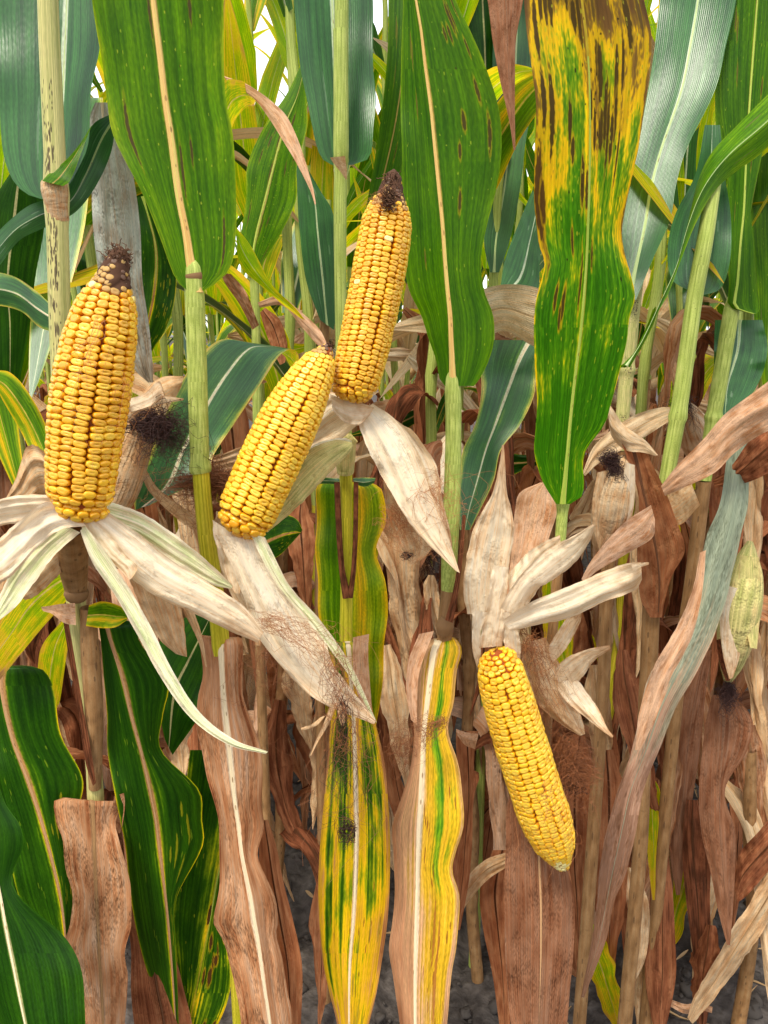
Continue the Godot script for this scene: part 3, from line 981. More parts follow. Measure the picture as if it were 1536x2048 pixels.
func grow(root: Node3D, sd: int, o := {}) -> void:
	var rr := RandomNumberGenerator.new()
	rr.seed = sd
	var tall := rr.randf_range(2.25, 2.55)
	var lean := Vector3(rr.randf_range(-0.05, 0.05), 0, rr.randf_range(-0.05, 0.05))
	var pts := []
	var knots := []
	var n := 15
	var heights := []
	for i in n + 1:
		var t := float(i) / n
		heights.append(tall * pow(t, 0.92))
	for i in n + 1:
		var h: float = heights[i]
		pts.append([lean * h + Vector3(0.004 * (1 if i % 2 == 0 else -1), h - 0.01, 0), lerpf(0.0125, 0.004, pow(float(i) / n, 1.3))])
		knots.append(h)
	var rough: bool = o.get("rough", false)
	var lower: Array = []
	var upper: Array = []
	for q in pts:
		if q[0].y <= 1.12: lower.append(q)
	for q in pts:
		if q[0].y > 0.98: upper.append(q)
	var sides := 8 if rough else 12
	put("stalk", grid_mesh(tube(lower, sides, 30 if rough else 50, knots, 0.3), sides + 1, (30 if rough else 50) + 1, true, true, 4.0), mats.stalk_brown if rr.randf() < 0.75 else mats.stalk_yellow, root)
	put("upper_stalk", grid_mesh(tube(upper, sides, 30 if rough else 50, knots, 0.3), sides + 1, (30 if rough else 50) + 1, true, true, 4.0), mats.stalk_green, root)
	var turn: float = o.get("turn", rr.randf() * TAU)
	var greens: Array = FAR_GREENS if o.get("far", false) else GREENS
	var limit: float = o.get("dry_to", 1.15)
	for i in range(2, n):
		var h: float = heights[i]
		var az := turn + (PI if i % 2 == 0 else 0.0) + rr.randf_range(-0.5, 0.5)
		var foot: Vector3 = lean * h + Vector3(cos(az) * 0.008, h, sin(az) * 0.008)
		var res := {"nu": 5 if rough else 9, "nv": 16 if rough else 34}
		if h < limit + rr.randf_range(-0.15, 0.1):
			res.merge({"bend": rr.randf_range(0.08, 0.2), "ruf": 0.32, "crumple": 0.2, "wobble": 0.9, "twist": rr.randf_range(-1.2, 1.2), "roll": rr.randf_range(0.1, 0.7)})
			leaf3d(root, mats[DRIES[rr.randi() % DRIES.size()]], foot, az, rr.randf_range(0.6, 1.1), rr.randf_range(-1.57, -1.35), minf(rr.randf_range(0.5, 0.75), h + 0.1), rr.randf_range(0.05, 0.085), rr, res)
			if o.get("bushy", false):
				res.bend = rr.randf_range(0.12, 0.3)
				res.crumple = 0.3
				res.ruf = 0.4
				leaf3d(root, mats[DRIES[rr.randi() % DRIES.size()]], foot + Vector3(0, -0.05, 0), az + rr.randf_range(1.0, 2.2), rr.randf_range(0.2, 0.9), rr.randf_range(-1.55, -1.1), minf(rr.randf_range(0.35, 0.6), h + 0.1), rr.randf_range(0.035, 0.07), rr, res)
		elif h < limit + 0.3:
			res.merge({"bend": rr.randf_range(0.25, 0.6), "ruf": 0.12, "twist": rr.randf_range(-0.4, 0.4)})
			var mname: String = ["lime_yellow", "green_yellow_edge", "tan_pale", "blue_edge", "rib_yellow", "lime_yellow"][rr.randi() % 6]
			leaf3d(root, mats[mname], foot, az, rr.randf_range(0.9, 1.2), rr.randf_range(-1.2, -0.1), rr.randf_range(0.55, 0.75), rr.randf_range(0.07, 0.09), rr, res)
		else:
			res.merge({"bend": rr.randf_range(0.6, 1.2), "ruf": 0.08, "twist": rr.randf_range(-0.5, 0.5), "fold": 0.25})
			var top := float(i) / n
			leaf3d(root, mats[greens[rr.randi() % greens.size()]], foot, az, rr.randf_range(1.12, 1.38), rr.randf_range(-0.3, 0.9), rr.randf_range(0.55, 0.8) * (1.25 - 0.5 * top), rr.randf_range(0.075, 0.095) * (1.3 - 0.5 * top), rr, res)
	if o.get("ear", true):
		var eh := rr.randf_range(0.95, 1.2)
		var az := turn + rr.randf_range(0.6, 2.4)
		wrapped_ear(root, lean * eh + Vector3(0, eh, 0), az, rr.randf_range(0.2, 1.2) if rr.randf() < 0.6 else -1.2, rr, rough)

# an ear still in its dry husk, with a dark tuft of silk
func wrapped_ear(root: Node3D, foot: Vector3, az: float, tilt: float, rr: RandomNumberGenerator, rough := false, length := 0.2) -> MeshInstance3D:
	var t := Vector3(cos(az) * cos(tilt), sin(tilt), sin(az) * cos(tilt))
	var pts := []
	for q in [[0.0, 0.008], [0.18, 0.012], [0.3, 0.026], [0.55, 0.029], [0.8, 0.02], [1.0, 0.006]]:
		pts.append([foot + t * length * q[0] * 1.25, q[1]])
	var sides := 10 if rough else 18
	var p := tube(pts, sides, 20)
	for k in p.size():
		var i := k % (sides + 1)
		var j := k / (sides + 1)
		var c: Vector3 = p[k]
		p[k] = c + Vector3(vnoise((i % sides) * 1.3, 3 + sides), vnoise((i % sides) * 2.3, 8), vnoise((i % sides) * 1.9, 5)) * 0.003 * minf(1.0, j * 0.2)
	var e := put("wrapped_ear", grid_mesh(p, sides + 1, 21, true, true), mats.husk_tan if rr.randf() < 0.6 else mats.husk_tip, root)
	var tip := foot + t * length * 1.22
	var lines := []
	for s in 30 if rough else 110:
		var line := []
		var d := (t + Vector3(rr.randfn(), rr.randfn(), rr.randfn()) * 0.7).normalized()
		for j in 8:
			var f := j / 7.0
			line.append(origin_of(root) + tip + d * 0.03 * f + Vector3(0, -0.03 * f * f, 0) + Vector3(vnoise(f * 4.0, s), vnoise(f * 4.0, s + 50), vnoise(f * 4.0, s + 90)) * 0.012)
		lines.append(line)
	silk(e, mats.silk_dark, lines, 0.0006 if rough else 0.0004)
	return e

var near_roots := []

# one ragged blade of the plant that stands nearest; heading 0 hangs, others slant
func ragged(m: Material, x: float, y: float, length: float, w: float, dist: float, heading: float, rr: RandomNumberGenerator, dry := true) -> void:
	var here := at(x, y, dist)
	var best: Node3D = near_roots[0]
	for c in near_roots:
		if Vector2(c.position.x - here.x, c.position.z - here.z).length() < Vector2(best.position.x - here.x, best.position.z - here.z).length():
			best = c
	if best.scale != Vector3.ONE or best.rotation != Vector3.ZERO:
		best.scale = Vector3.ONE
		best.rotation = Vector3.ZERO
	var rows := []
	var n := 8
	var h := heading
	var cx := x
	var cy := y
	var bend := rr.randf_range(-0.5, 0.5)
	var back := rr.randf_range(-0.06, 0.06)
	var prof: Array = [0.35, 0.8, 1.0, 0.95, 0.85, 0.7, 0.5, 0.26, 0.03]
	for i in n + 1:
		var ww: float = w * prof[i] * rr.randf_range(0.75, 1.15)
		var dx := sin(h)
		var dy := cos(h)
		rows.append([cx - dy * ww, cy + dx * ww, cx, cy, cx + dy * ww, cy - dx * ww, dist + back * sin(PI * i / n)])
		cx += dx * length / n
		cy += dy * length / n
		h += bend / n + rr.randf_range(-0.12, 0.12)
	var o := {"nv": 36, "seed": rr.randi() % 5000, "fold": rr.randf_range(0.1, 0.5), "roll": rr.randf_range(-0.9, 0.9), "roll2": rr.randf_range(-0.9, 0.9), "ruf": 0.3 if dry else 0.1, "crumple": 0.3 if dry else 0.0, "jag": 0.12 if dry else 0.0}
	blade(best, "leaf", m, rows, o)

func build_tangle() -> void:
	var rr := RandomNumberGenerator.new()
	rr.seed = 2024
	var low := ["rust_dry", "brown_dry", "pink_dry", "brown_dark", "rust_dry", "tan_dry", "brown_dark", "tan_pale", "rust_dry", "pink_light", "husk_tan", "lime_yellow", "tan_dry"]
	var mid := ["tan_pale", "pink_light", "tan_dry", "husk_tip", "lime_yellow", "rust_dry", "tan_pale", "rib_yellow", "pink_light"]
	var high := ["lime", "lime_yellow", "lime", "green_plain", "lime", "lime", "green_bright", "lime"]
	# crumpled blades by the feet of the stalks at the right and in the middle
	for q in [[1160, 1470, 520, 34], [1188, 1330, 430, 30], [1212, 1500, 520, 40], [1135, 1800, 260, 34], [1245, 1300, 420, 28], [1280, 1430, 470, 26], [1398, 1330, 390, 26], [1382, 1640, 360, 32], [1500, 1450, 350, 30], [1528, 1350, 320, 26], [1352, 1500, 360, 22], [1440, 1600, 380, 34], [1240, 1700, 330, 36], [1320, 1750, 290, 34], [1420, 1850, 200, 30], [1180, 1850, 240, 34], [1290, 1880, 190, 30], [560, 1400, 360, 30], [608, 1390, 320, 28], [640, 1420, 240, 22], [592, 1290, 220, 30], [800, 1050, 460, 36], [772, 1290, 320, 26], [832, 1090, 270, 26], [862, 1150, 170, 20], [602, 1000, 260, 26], [1012, 1370, 240, 24], [962, 1370, 200, 20], [1062, 1340, 220, 24], [312, 1170, 290, 32], [352, 1390, 190, 26], [60, 1170, 160, 30], [1100, 1150, 330, 30], [1150, 1200, 330, 34], [1060, 1180, 260, 28]]:
		ragged(mats[low[rr.randi() % low.size()]], q[0], q[1], q[2], q[3], rr.randf_range(1.12, 1.4), rr.randf_range(-0.2, 0.2), rr)
	for i in 110:
		var x := rr.randf_range(-20, 1556)
		if x > 520 and x < 620: continue
		ragged(mats[low[rr.randi() % low.size()]], x, rr.randf_range(930, 1330), rr.randf_range(200, 420), rr.randf_range(16, 30), rr.randf_range(1.5, 2.2), rr.randf_range(-0.4, 0.4), rr)
	for i in 80:
		ragged(mats[mid[rr.randi() % mid.size()]], rr.randf_range(-20, 1556), rr.randf_range(600, 930), rr.randf_range(110, 260), rr.randf_range(10, 22), rr.randf_range(1.6, 2.4), rr.randf_range(-1.6, 1.6), rr)
	for i in 150:
		var hx := rr.randf_range(-20, 1556)
		if hx > 470 and hx < 585: continue
		var m: String = high[rr.randi() % high.size()]
		ragged(mats[m], hx, rr.randf_range(60, 660), rr.randf_range(160, 360), rr.randf_range(7, 18), rr.randf_range(1.9, 3.2), PI + rr.randf_range(-0.6, 0.6), rr, false)

func build_rows() -> void:
	# second row: every plant is its own
	var second := [
		[-0.66, "maize plant of the second row at the left edge, behind the spread husks", 0.2, 1.2],
		[-0.50, "dry-footed maize plant of the second row just right of the leftmost thick ear", 1.0, 1.2],
		[-0.37, "maize plant of the second row behind the broad lesioned leaf", 1.2, 1.2],
		[-0.225, "slim maize plant of the second row left of the leaning bare ear's tip", 2.4, 1.2],
		[-0.10, "maize plant of the second row in the gap behind the paired ears", 2.9, 1.2],
		[0.06, "maize plant of the second row just right of the yellow and green striped leaf", 0.6, 1.25],
		[0.19, "maize plant of the second row behind the tan and yellow leaf", 0.9, 1.3],
		[0.31, "maize plant of the second row standing behind the ear that hangs tip down", 0.3, 1.25],
		[0.43, "rust-leaved maize plant of the second row between the hanging ear and the grey-green leaf", 3.0, 1.3],
		[0.56, "maize plant of the second row behind the long grey-green leaf", 0.1, 1.3],
		[0.70, "maize plant of the second row cut off by the right edge of the view", 0.2, 1.25],
		[0.86, "second-row maize plant just beyond the right edge of the view", 0.4, 1.25],
		[1.02, "second-row maize plant furthest beyond the right edge of the view", 2.9, 1.25],
		[-0.82, "second-row maize plant just beyond the left edge of the view", 0.3, 1.25],
		[-0.98, "second-row maize plant furthest beyond the left edge of the view", 2.8, 1.25]]
	var k := 0
	for q in second:
		var root := thing("corn_plant", Vector3(q[0], 0, -1.42 + 0.05 * sin(k * 2.3)), q[1], "corn plant", "maize plants of the second row")
		grow(root, 300 + k, {"turn": q[2], "dry_to": q[3], "bushy": true})
		k += 1
	near_roots = []
	for c in get_children():
		if str(c.name).begins_with("corn_plant"): near_roots.append(c)
	# rows behind: nine plants of their own shape, repeated and turned
	var protos := []
	var rr := RandomNumberGenerator.new()
	rr.seed = 77
	var ordinals := ["third", "fourth", "fifth", "sixth", "seventh", "eighth", "ninth", "tenth", "opposite"]
	for r in 8:
		var z := -2.12 - 0.72 * r if r < 8 else 0.95
		var reach := absf(z) * 0.5 + (0.35 if z < 0.0 else 1.3)
		var step := 0.185 if r < 4 else 0.21 if r < 8 else 0.2
		var x := -reach + rr.randf() * step
		while x < reach:
			var where := Vector3(x + rr.randf_range(-0.03, 0.03), 0, z + rr.randf_range(-0.06, 0.06))
			var label: String = "slender maize plant in the crowded %s row, green on top, dry below" % ordinals[r]
			if r > 0 and r < 4 and absf(where.x / -where.z + 0.155) < 0.025:
				x += step
				continue                # a gap in the stand
			if protos.size() < 9:
				var root := thing("corn_plant", where, label, "corn plant", "maize plants in the rows behind")
				grow(root, 500 + protos.size(), {"rough": true, "far": true, "dry_to": 1.15, "ear": protos.size() % 2 == 0})
				protos.append(root)
				if r == 0: near_roots.append(root)
			else:
				var c: Node3D = protos[rr.randi() % protos.size()].duplicate()
				c.name = own_name("corn_plant")
				add_child(c)
				c.position = where
				c.rotation.y = rr.randf() * TAU
				c.scale = Vector3.ONE * (rr.randf_range(0.92, 1.08) if r < 2 else rr.randf_range(0.8, 0.93))
				c.set_meta("label", label)
				if r == 0: near_roots.append(c)
			x += step * rr.randf_range(0.8, 1.25)

# ------------------------------------------------------------------ the first row, plant by plant
func begin(px: float, dist: float, label: String) -> void:
	var w := at(px, 2048, dist)
	plant = thing("corn_plant", Vector3(w.x, 0, w.z), label, "corn plant", "maize plants of the first row")

func build_first_row() -> void:
	plant_a()
	plant_b()
	plant_c()
	plant_d()
	plant_e()

func plant_a() -> void:
	var rr := RandomNumberGenerator.new()
	rr.seed = 101
	begin(195, 0.57, "leftmost maize plant, a thick bare ear standing upright on spread pale husks")
	stem("stalk", mats.stalk_mould, [[88, -420, 15, 0.57], [96, 0, 20, 0.57], [112, 370, 21, 0.57], [122, 700, 21, 0.57], [136, 960, 20, 0.57], [150, 1180, 19, 0.57], [158, 1260, 17, 0.57], [178, 1420, 17, 0.58], [190, 1570, 15, 0.58], [200, 1800, 17, 0.58], [205, 2048, 18, 0.58]], {"ground": true, "knots": [[112, 385, 0.57], [150, 1188, 0.57], [190, 1580, 0.58]]})
	# the broad blue-green blade behind the stalk, and its collar
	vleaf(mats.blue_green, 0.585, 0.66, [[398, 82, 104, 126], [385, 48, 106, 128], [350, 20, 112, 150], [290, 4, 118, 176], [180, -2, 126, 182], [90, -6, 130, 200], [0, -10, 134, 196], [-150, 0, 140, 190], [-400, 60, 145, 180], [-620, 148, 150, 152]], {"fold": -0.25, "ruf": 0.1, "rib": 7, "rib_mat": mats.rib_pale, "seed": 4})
	dleaf(mats.green_bright, 0.555, 0.575, [[84, 362, 126, 372], [100, 345, 140, 362], [130, 322, 158, 318], [158, 290, 172, 280], [180, 255, 184, 250]], {"fold": 0.2, "nv": 20})
	stem("leaf_sheath", mats.husk_tan, [[108, 366, 25, 0.568], [110, 385, 26, 0.567], [113, 410, 22, 0.568], [116, 440, 21.5, 0.57]], {"n": 14, "vs": 1.0})
	# blades behind the stalk, to both sides
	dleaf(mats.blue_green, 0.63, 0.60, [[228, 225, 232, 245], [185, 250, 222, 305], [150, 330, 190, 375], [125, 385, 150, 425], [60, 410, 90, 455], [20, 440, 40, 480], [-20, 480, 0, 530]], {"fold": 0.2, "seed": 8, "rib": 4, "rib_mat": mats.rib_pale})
	dleaf(mats.blue_edge, 0.60, 0.66, [[118, 625, 116, 665], [70, 580, 80, 655], [20, 550, 40, 622], [-40, 545, -20, 610], [-120, 570, -100, 620]], {"fold": 0.25, "rib": 4, "rib_mat": mats.rib_cream, "seed": 9})
	vleaf(mats.grey_dry, 0.68, 0.72, [[205, 190, 204, 216], [240, 178, 206, 232], [330, 182, 218, 262], [450, 186, 232, 280], [560, 200, 248, 285], [650, 225, 268, 298], [740, 270, 290, 306], [765, 296, 300, 306]], {"ruf": 0.12, "crumple": 0.14, "fold": 0.2, "rib": 3.5, "rib_mat": mats.rib_cream})
	dleaf(mats.rib_yellow, 0.74, 0.75, [[270, 395, 300, 390], [275, 450, 345, 520], [270, 540, 352, 580], [262, 620, 335, 650], [258, 690, 300, 710]], {"fold": 0.2, "rib": 4, "rib_mat": mats.rib_green})
	vleaf(mats.green_deep, 0.75, 0.8, [[330, 30, 40, 60], [420, -20, 30, 90], [560, -30, 15, 70], [650, -20, 20, 60], [760, -10, 20, 40]], {"fold": 0.2})
	dleaf(mats.green_yellow_edge, 0.72, 0.70, [[-20, 740, -10, 770], [20, 745, 5, 800], [60, 790, 40, 860], [95, 860, 70, 920], [105, 930, 95, 950]], {"fold": 0.2})
	# the yellowing blade that drops to the left below the ear
	dleaf(mats.lime_yellow, 0.57, 0.56, [[150, 1130, 160, 1165], [95, 1130, 130, 1205], [40, 1165, 85, 1255], [0, 1230, 40, 1310], [-40, 1290, 0, 1360]], {"fold": 0.15, "seed": 3})
	# two leaf collars under the ear, their blades hanging
	vleaf(mats.rib_yellow, 0.572, 0.60, [[1222, 190, 196, 246], [1240, 196, 208, 268], [1285, 202, 222, 280], [1360, 208, 245, 336], [1430, 214, 262, 326], [1500, 215, 282, 322], [1580, 228, 300, 398], [1640, 240, 312, 404], [1690, 250, 318, 406], [1800, 262, 332, 352], [1900, 282, 341, 352], [2000, 312, 348, 356], [2080, 336, 352, 358], [2140, 350, 353, 357]], {"crest": 16.0, "fold": 0.1, "ruf": 0.1, "rib": 7, "rib_mat": mats.rib_brown, "seed": 21, "roll": 0.3})
	dleaf(mats.green_yellow_edge, 0.555, 0.565, [[178, 1210, 172, 1252], [205, 1203, 200, 1256], [240, 1212, 232, 1254], [256, 1228, 254, 1240]], {"fold": -0.3, "nv": 20})
	dleaf(mats.pink_light, 0.55, 0.565, [[150, 1206, 152, 1250], [122, 1208, 128, 1246], [98, 1212, 104, 1228], [82, 1214, 86, 1222]], {"fold": -0.3, "nv": 20})
	vleaf(mats.rib_yellow, 0.585, 0.56, [[1322, 4, 16, 52], [1335, -6, 8, 80], [1370, -20, 2, 105], [1470, -25, 22, 122], [1560, -15, 55, 166], [1640, 5, 82, 152], [1720, 20, 104, 155], [1800, 40, 122, 152], [1880, 85, 131, 140], [1960, 120, 134, 138]], {"crest": 16.0, "fold": 0.12, "ruf": 0.08, "rib": 8, "rib_mat": mats.rib_brown, "seed": 25})
	vleaf(mats.green_deep, 0.64, 0.65, [[1420, -20, 10, 60], [1520, -10, 30, 110], [1650, 0, 50, 130], [1780, 20, 70, 130], [1890, 60, 90, 125], [1990, 100, 110, 120]], {"fold": 0.1})
	dleaf(mats.lime_yellow, 0.62, 0.63, [[125, 1240, 150, 1230], [85, 1290, 135, 1300], [75, 1340, 120, 1400], [70, 1420, 110, 1420]], {"fold": 0.1})
	# sheath of the second joint
	stem("leaf_sheath", mats.stalk_brown, [[176, 1215, 15, 0.562], [180, 1300, 18, 0.563], [188, 1420, 18, 0.565], [190, 1530, 14, 0.572], [190, 1575, 12, 0.575]], {"n": 26, "vs": 1.0})
	dleaf(mats.brown_dark, 0.556, 0.562, [[126, 1240, 136, 1238], [140, 1330, 152, 1330], [158, 1440, 170, 1436], [172, 1530, 186, 1524], [186, 1572, 192, 1566]], {"fold": -0.4, "nv": 24}, "torn_sheath")
	# the pink dry blade folded over its collar
	vleaf(mats.pink_dry, 0.565, 0.55, [[1588, 124, 183, 240], [1602, 108, 184, 249], [1640, 112, 186, 232], [1680, 126, 188, 238], [1740, 131, 190, 255], [1790, 145, 192, 262], [1850, 140, 195, 262], [1900, 124, 198, 250], [1960, 140, 202, 256], [2048, 165, 206, 250], [2200, 180, 210, 240], [2330, 208, 212, 216]], {"crest": 16.0, "fold": 0.1, "ruf": 0.16, "crumple": 0.12, "rib": 8, "rib_mat": mats.stalk_brown, "seed": 31, "jag": 0.02})
	dleaf(mats.pink_dry, 0.57, 0.578, [[228, 1592, 248, 1586], [226, 1620, 250, 1610], [230, 1650, 246, 1645], [238, 1668, 243, 1664]], {"fold": -0.5, "nv": 18})
	vleaf(mats.brown_dry, 0.60, 0.58, [[1812, 262, 268, 276], [1830, 255, 280, 305], [1900, 262, 300, 345], [1980, 262, 315, 368], [2060, 270, 330, 385], [2250, 300, 340, 380], [2380, 345, 350, 355]], {"fold": 0.25, "ruf": 0.16, "crumple": 0.10, "rib": 4, "rib_mat": mats.rib_dark})
	# the near green blade at the lower left
	vleaf(mats.blue_edge, 0.50, 0.43, [[1560, -60, -20, -5], [1610, -70, -25, 12], [1650, -70, -18, 40], [1690, -75, -14, 47], [1760, -90, -6, 24], [1800, -90, 2, 45], [1870, -80, 14, 126], [1930, -60, 26, 160], [2000, -40, 40, 169], [2100, 0, 60, 168], [2300, 60, 90, 130], [2450, 100, 110, 120]], {"fold": 0.12, "ruf": 0.1, "rib": 6, "rib_mat": mats.rib_cream, "seed": 17}).material_override = mats.green_deep
	# the blade with burnt holes behind
	vleaf(mats.necrotic, 0.66, 0.60, [[1500, 380, 470, 478], [1580, 370, 462, 474], [1680, 352, 450, 470], [1760, 345, 434, 455], [1850, 340, 418, 452], [1930, 350, 402, 462], [2000, 360, 388, 456], [2080, 350, 372, 420], [2180, 345, 352, 360]], {"fold": 0.15, "ruf": 0.08, "rib": 4, "rib_mat": mats.rib_green})
	# the ear's stem: a brown cone of sheath, a dark joint
	stem("ear_stem", mats.stalk_brown, [[140, 1050, 32, 0.52], [142, 1080, 33, 0.53], [146, 1130, 29, 0.545], [151, 1170, 23, 0.556], [153, 1186, 21, 0.558]], {"n": 24, "vs": 1.0})
	stem("joint", mats.joint, [[153, 1180, 22, 0.556], [153, 1187, 24, 0.556], [153, 1194, 21, 0.557]], {"n": 8})
	var e := ear(plant, [157, 1032, 0.492], [242, 492, 0.508], [[0, 16], [0.015, 38], [0.035, 54], [0.08, 67], [0.2, 72], [0.4, 77], [0.55, 74], [0.7, 65], [0.8, 53], [0.86, 42], [0.92, 29], [0.96, 24], [1.0, 8]], 16, 37, {"seed": 5, "dull": true, "paired": 0.3, "fat": 1.05, "flat": true, "round": 0.2, "bend": -0.004, "warp": 0.05, "twist": 0.25, "tip_from": 0.83, "dark_side": true, "gaps": 0.3, "stop": 0.95, "tip_mat": mats.cob_dark, "label": "thick golden ear with round kernels and a withered brown tip", "jitter": 0.014})
	tip_tuft(e, 238, 512, 0.506, 20, rr)
	# husks spread below the ear
	var hk := {"of": e, "fold": 0.1, "ruf": 0.2, "crumple": 0.10, "pleat": 0.22, "jag": 0.03}
	var bhk := func(m, z0, z1, rows, sd): dleaf(m, z0, z1, rows, hk.merged({"seed": sd}), "husk")
	bhk.call(mats.husk, 0.50, 0.47, [[150, 1000, 158, 1045], [100, 990, 105, 1040], [40, 990, 50, 1045], [-20, 1005, -10, 1055], [-90, 1040, -70, 1085]], 1)
	bhk.call(mats.husk, 0.485, 0.45, [[140, 1015, 172, 1052], [90, 1005, 120, 1060], [40, 1040, 75, 1095], [-5, 1080, 30, 1145], [-60, 1120, -30, 1190]], 2)
	bhk.call(mats.husk_green, 0.50, 0.475, [[120, 1045, 160, 1065], [75, 1080, 110, 1110], [30, 1130, 65, 1170], [0, 1190, 30, 1215], [-15, 1235, 0, 1240]], 3)
	bhk.call(mats.husk_green, 0.505, 0.53, [[185, 1002, 180, 1040], [220, 1004, 205, 1056], [290, 1030, 270, 1080], [370, 1085, 350, 1130], [440, 1145, 425, 1170], [466, 1172, 462, 1178]], 4)
	bhk.call(mats.husk, 0.49, 0.50, [[170, 1015, 158, 1050], [215, 1025, 190, 1080], [280, 1070, 240, 1135], [350, 1125, 300, 1185], [425, 1170, 385, 1225], [490, 1215, 460, 1262], [528, 1265, 515, 1285]], 5)
	bhk.call(mats.husk_green, 0.485, 0.455, [[170, 1050, 160, 1062], [205, 1095, 185, 1125], [255, 1170, 232, 1195], [300, 1250, 275, 1270], [345, 1340, 320, 1352], [400, 1425, 380, 1435], [470, 1480, 458, 1490], [536, 1503, 532, 1508]], 6)
	bhk.call(mats.husk, 0.488, 0.482, [[160, 1035, 185, 1040], [178, 1075, 222, 1072], [205, 1110, 250, 1108], [240, 1140, 275, 1135], [258, 1160, 264, 1156]], 7)
	bhk.call(mats.husk_tan, 0.52, 0.53, [[215, 1075, 275, 1100], [250, 1140, 340, 1150], [285, 1220, 365, 1230], [320, 1280, 372, 1290], [352, 1308, 374, 1314]], 8)
	bhk.call(mats.husk_tan, 0.53, 0.52, [[130, 1060, 160, 1100], [80, 1085, 118, 1150], [40, 1130, 75, 1190], [25, 1180, 50, 1200]], 9)
	bhk.call(mats.husk_tan, 0.535, 0.545, [[330, 1150, 352, 1140], [365, 1220, 385, 1215], [395, 1280, 405, 1276], [412, 1335, 414, 1332]], 10)
	bhk.call(mats.husk_tan, 0.54, 0.56, [[120, 930, 150, 990], [60, 890, 90, 990], [30, 960, 50, 1010], [10, 1000, 14, 1010]], 11)
	# a few strands of silk lying on the kernels
	var hair := tress([[205, 640, 0.455], [160, 800, 0.448], [140, 960, 0.448]], 8, 0.006, 0.02, rr) + tress([[250, 760, 0.47], [262, 880, 0.475], [255, 940, 0.48]], 6, 0.004, 0.015, rr)
	silk(e, mats.silk_red, hair, 0.00016)
	# the second, wrapped ear behind, with its torn husk tip and dark silk
	stem("wrapped_ear", mats.husk_tan, [[205, 1050, 26, 0.60], [232, 980, 44, 0.60], [262, 900, 40, 0.60], [285, 840, 26, 0.60], [300, 805, 12, 0.60]], {"n": 30, "vs": 1.0})
	dleaf(mats.husk_tan, 0.585, 0.60, [[245, 818, 255, 850], [280, 790, 292, 822], [322, 755, 345, 800], [368, 752, 362, 775]], {"fold": 0.3, "ruf": 0.2, "nv": 24}, "husk")
	dleaf(mats.husk_tip, 0.58, 0.585, [[250, 800, 255, 826], [290, 786, 300, 812], [318, 762, 328, 796], [330, 790, 326, 800]], {"fold": 0.3, "ruf": 0.3, "nv": 20}, "husk")
	dleaf(mats.husk_tip, 0.585, 0.6, [[300, 800, 300, 815], [330, 793, 332, 806], [368, 797, 366, 801]], {"fold": 0.2, "nv": 14}, "husk")
	silk(plant, mats.silk_dark, wad(300, 848, 0.585, 50, 28, 292, rr) + tress([[300, 850, 0.58], [335, 870, 0.578], [335, 900, 0.575]], 153, 0.008, 0.02, rr), 0.0003)

# the withered brush at the end of a cob
func tip_tuft(e: Node3D, px: float, py: float, dist: float, r: float, rr: RandomNumberGenerator) -> void:
	var lines := []
	var c := at(px, py, dist)
	var s := metres(r, py, dist)
	for i in 170:
		var line := []
		var d := Vector3(rr.randfn() * 0.7, rr.randf_range(0.1, 1.1), rr.randfn() * 0.6)
		var o := Vector3(rr.randfn() * 0.8, rr.randfn() * 1.1 - 0.5, rr.randfn() * 0.8) * s * 0.5
		for j in 5:
			line.append(c + o + d * s * 0.16 * j + Vector3(vnoise(j * 1.3, i), vnoise(j * 1.1, i + 9), 0) * s * 0.2)
		lines.append(line)
	silk(e, mats.chaff, lines, 0.00055)

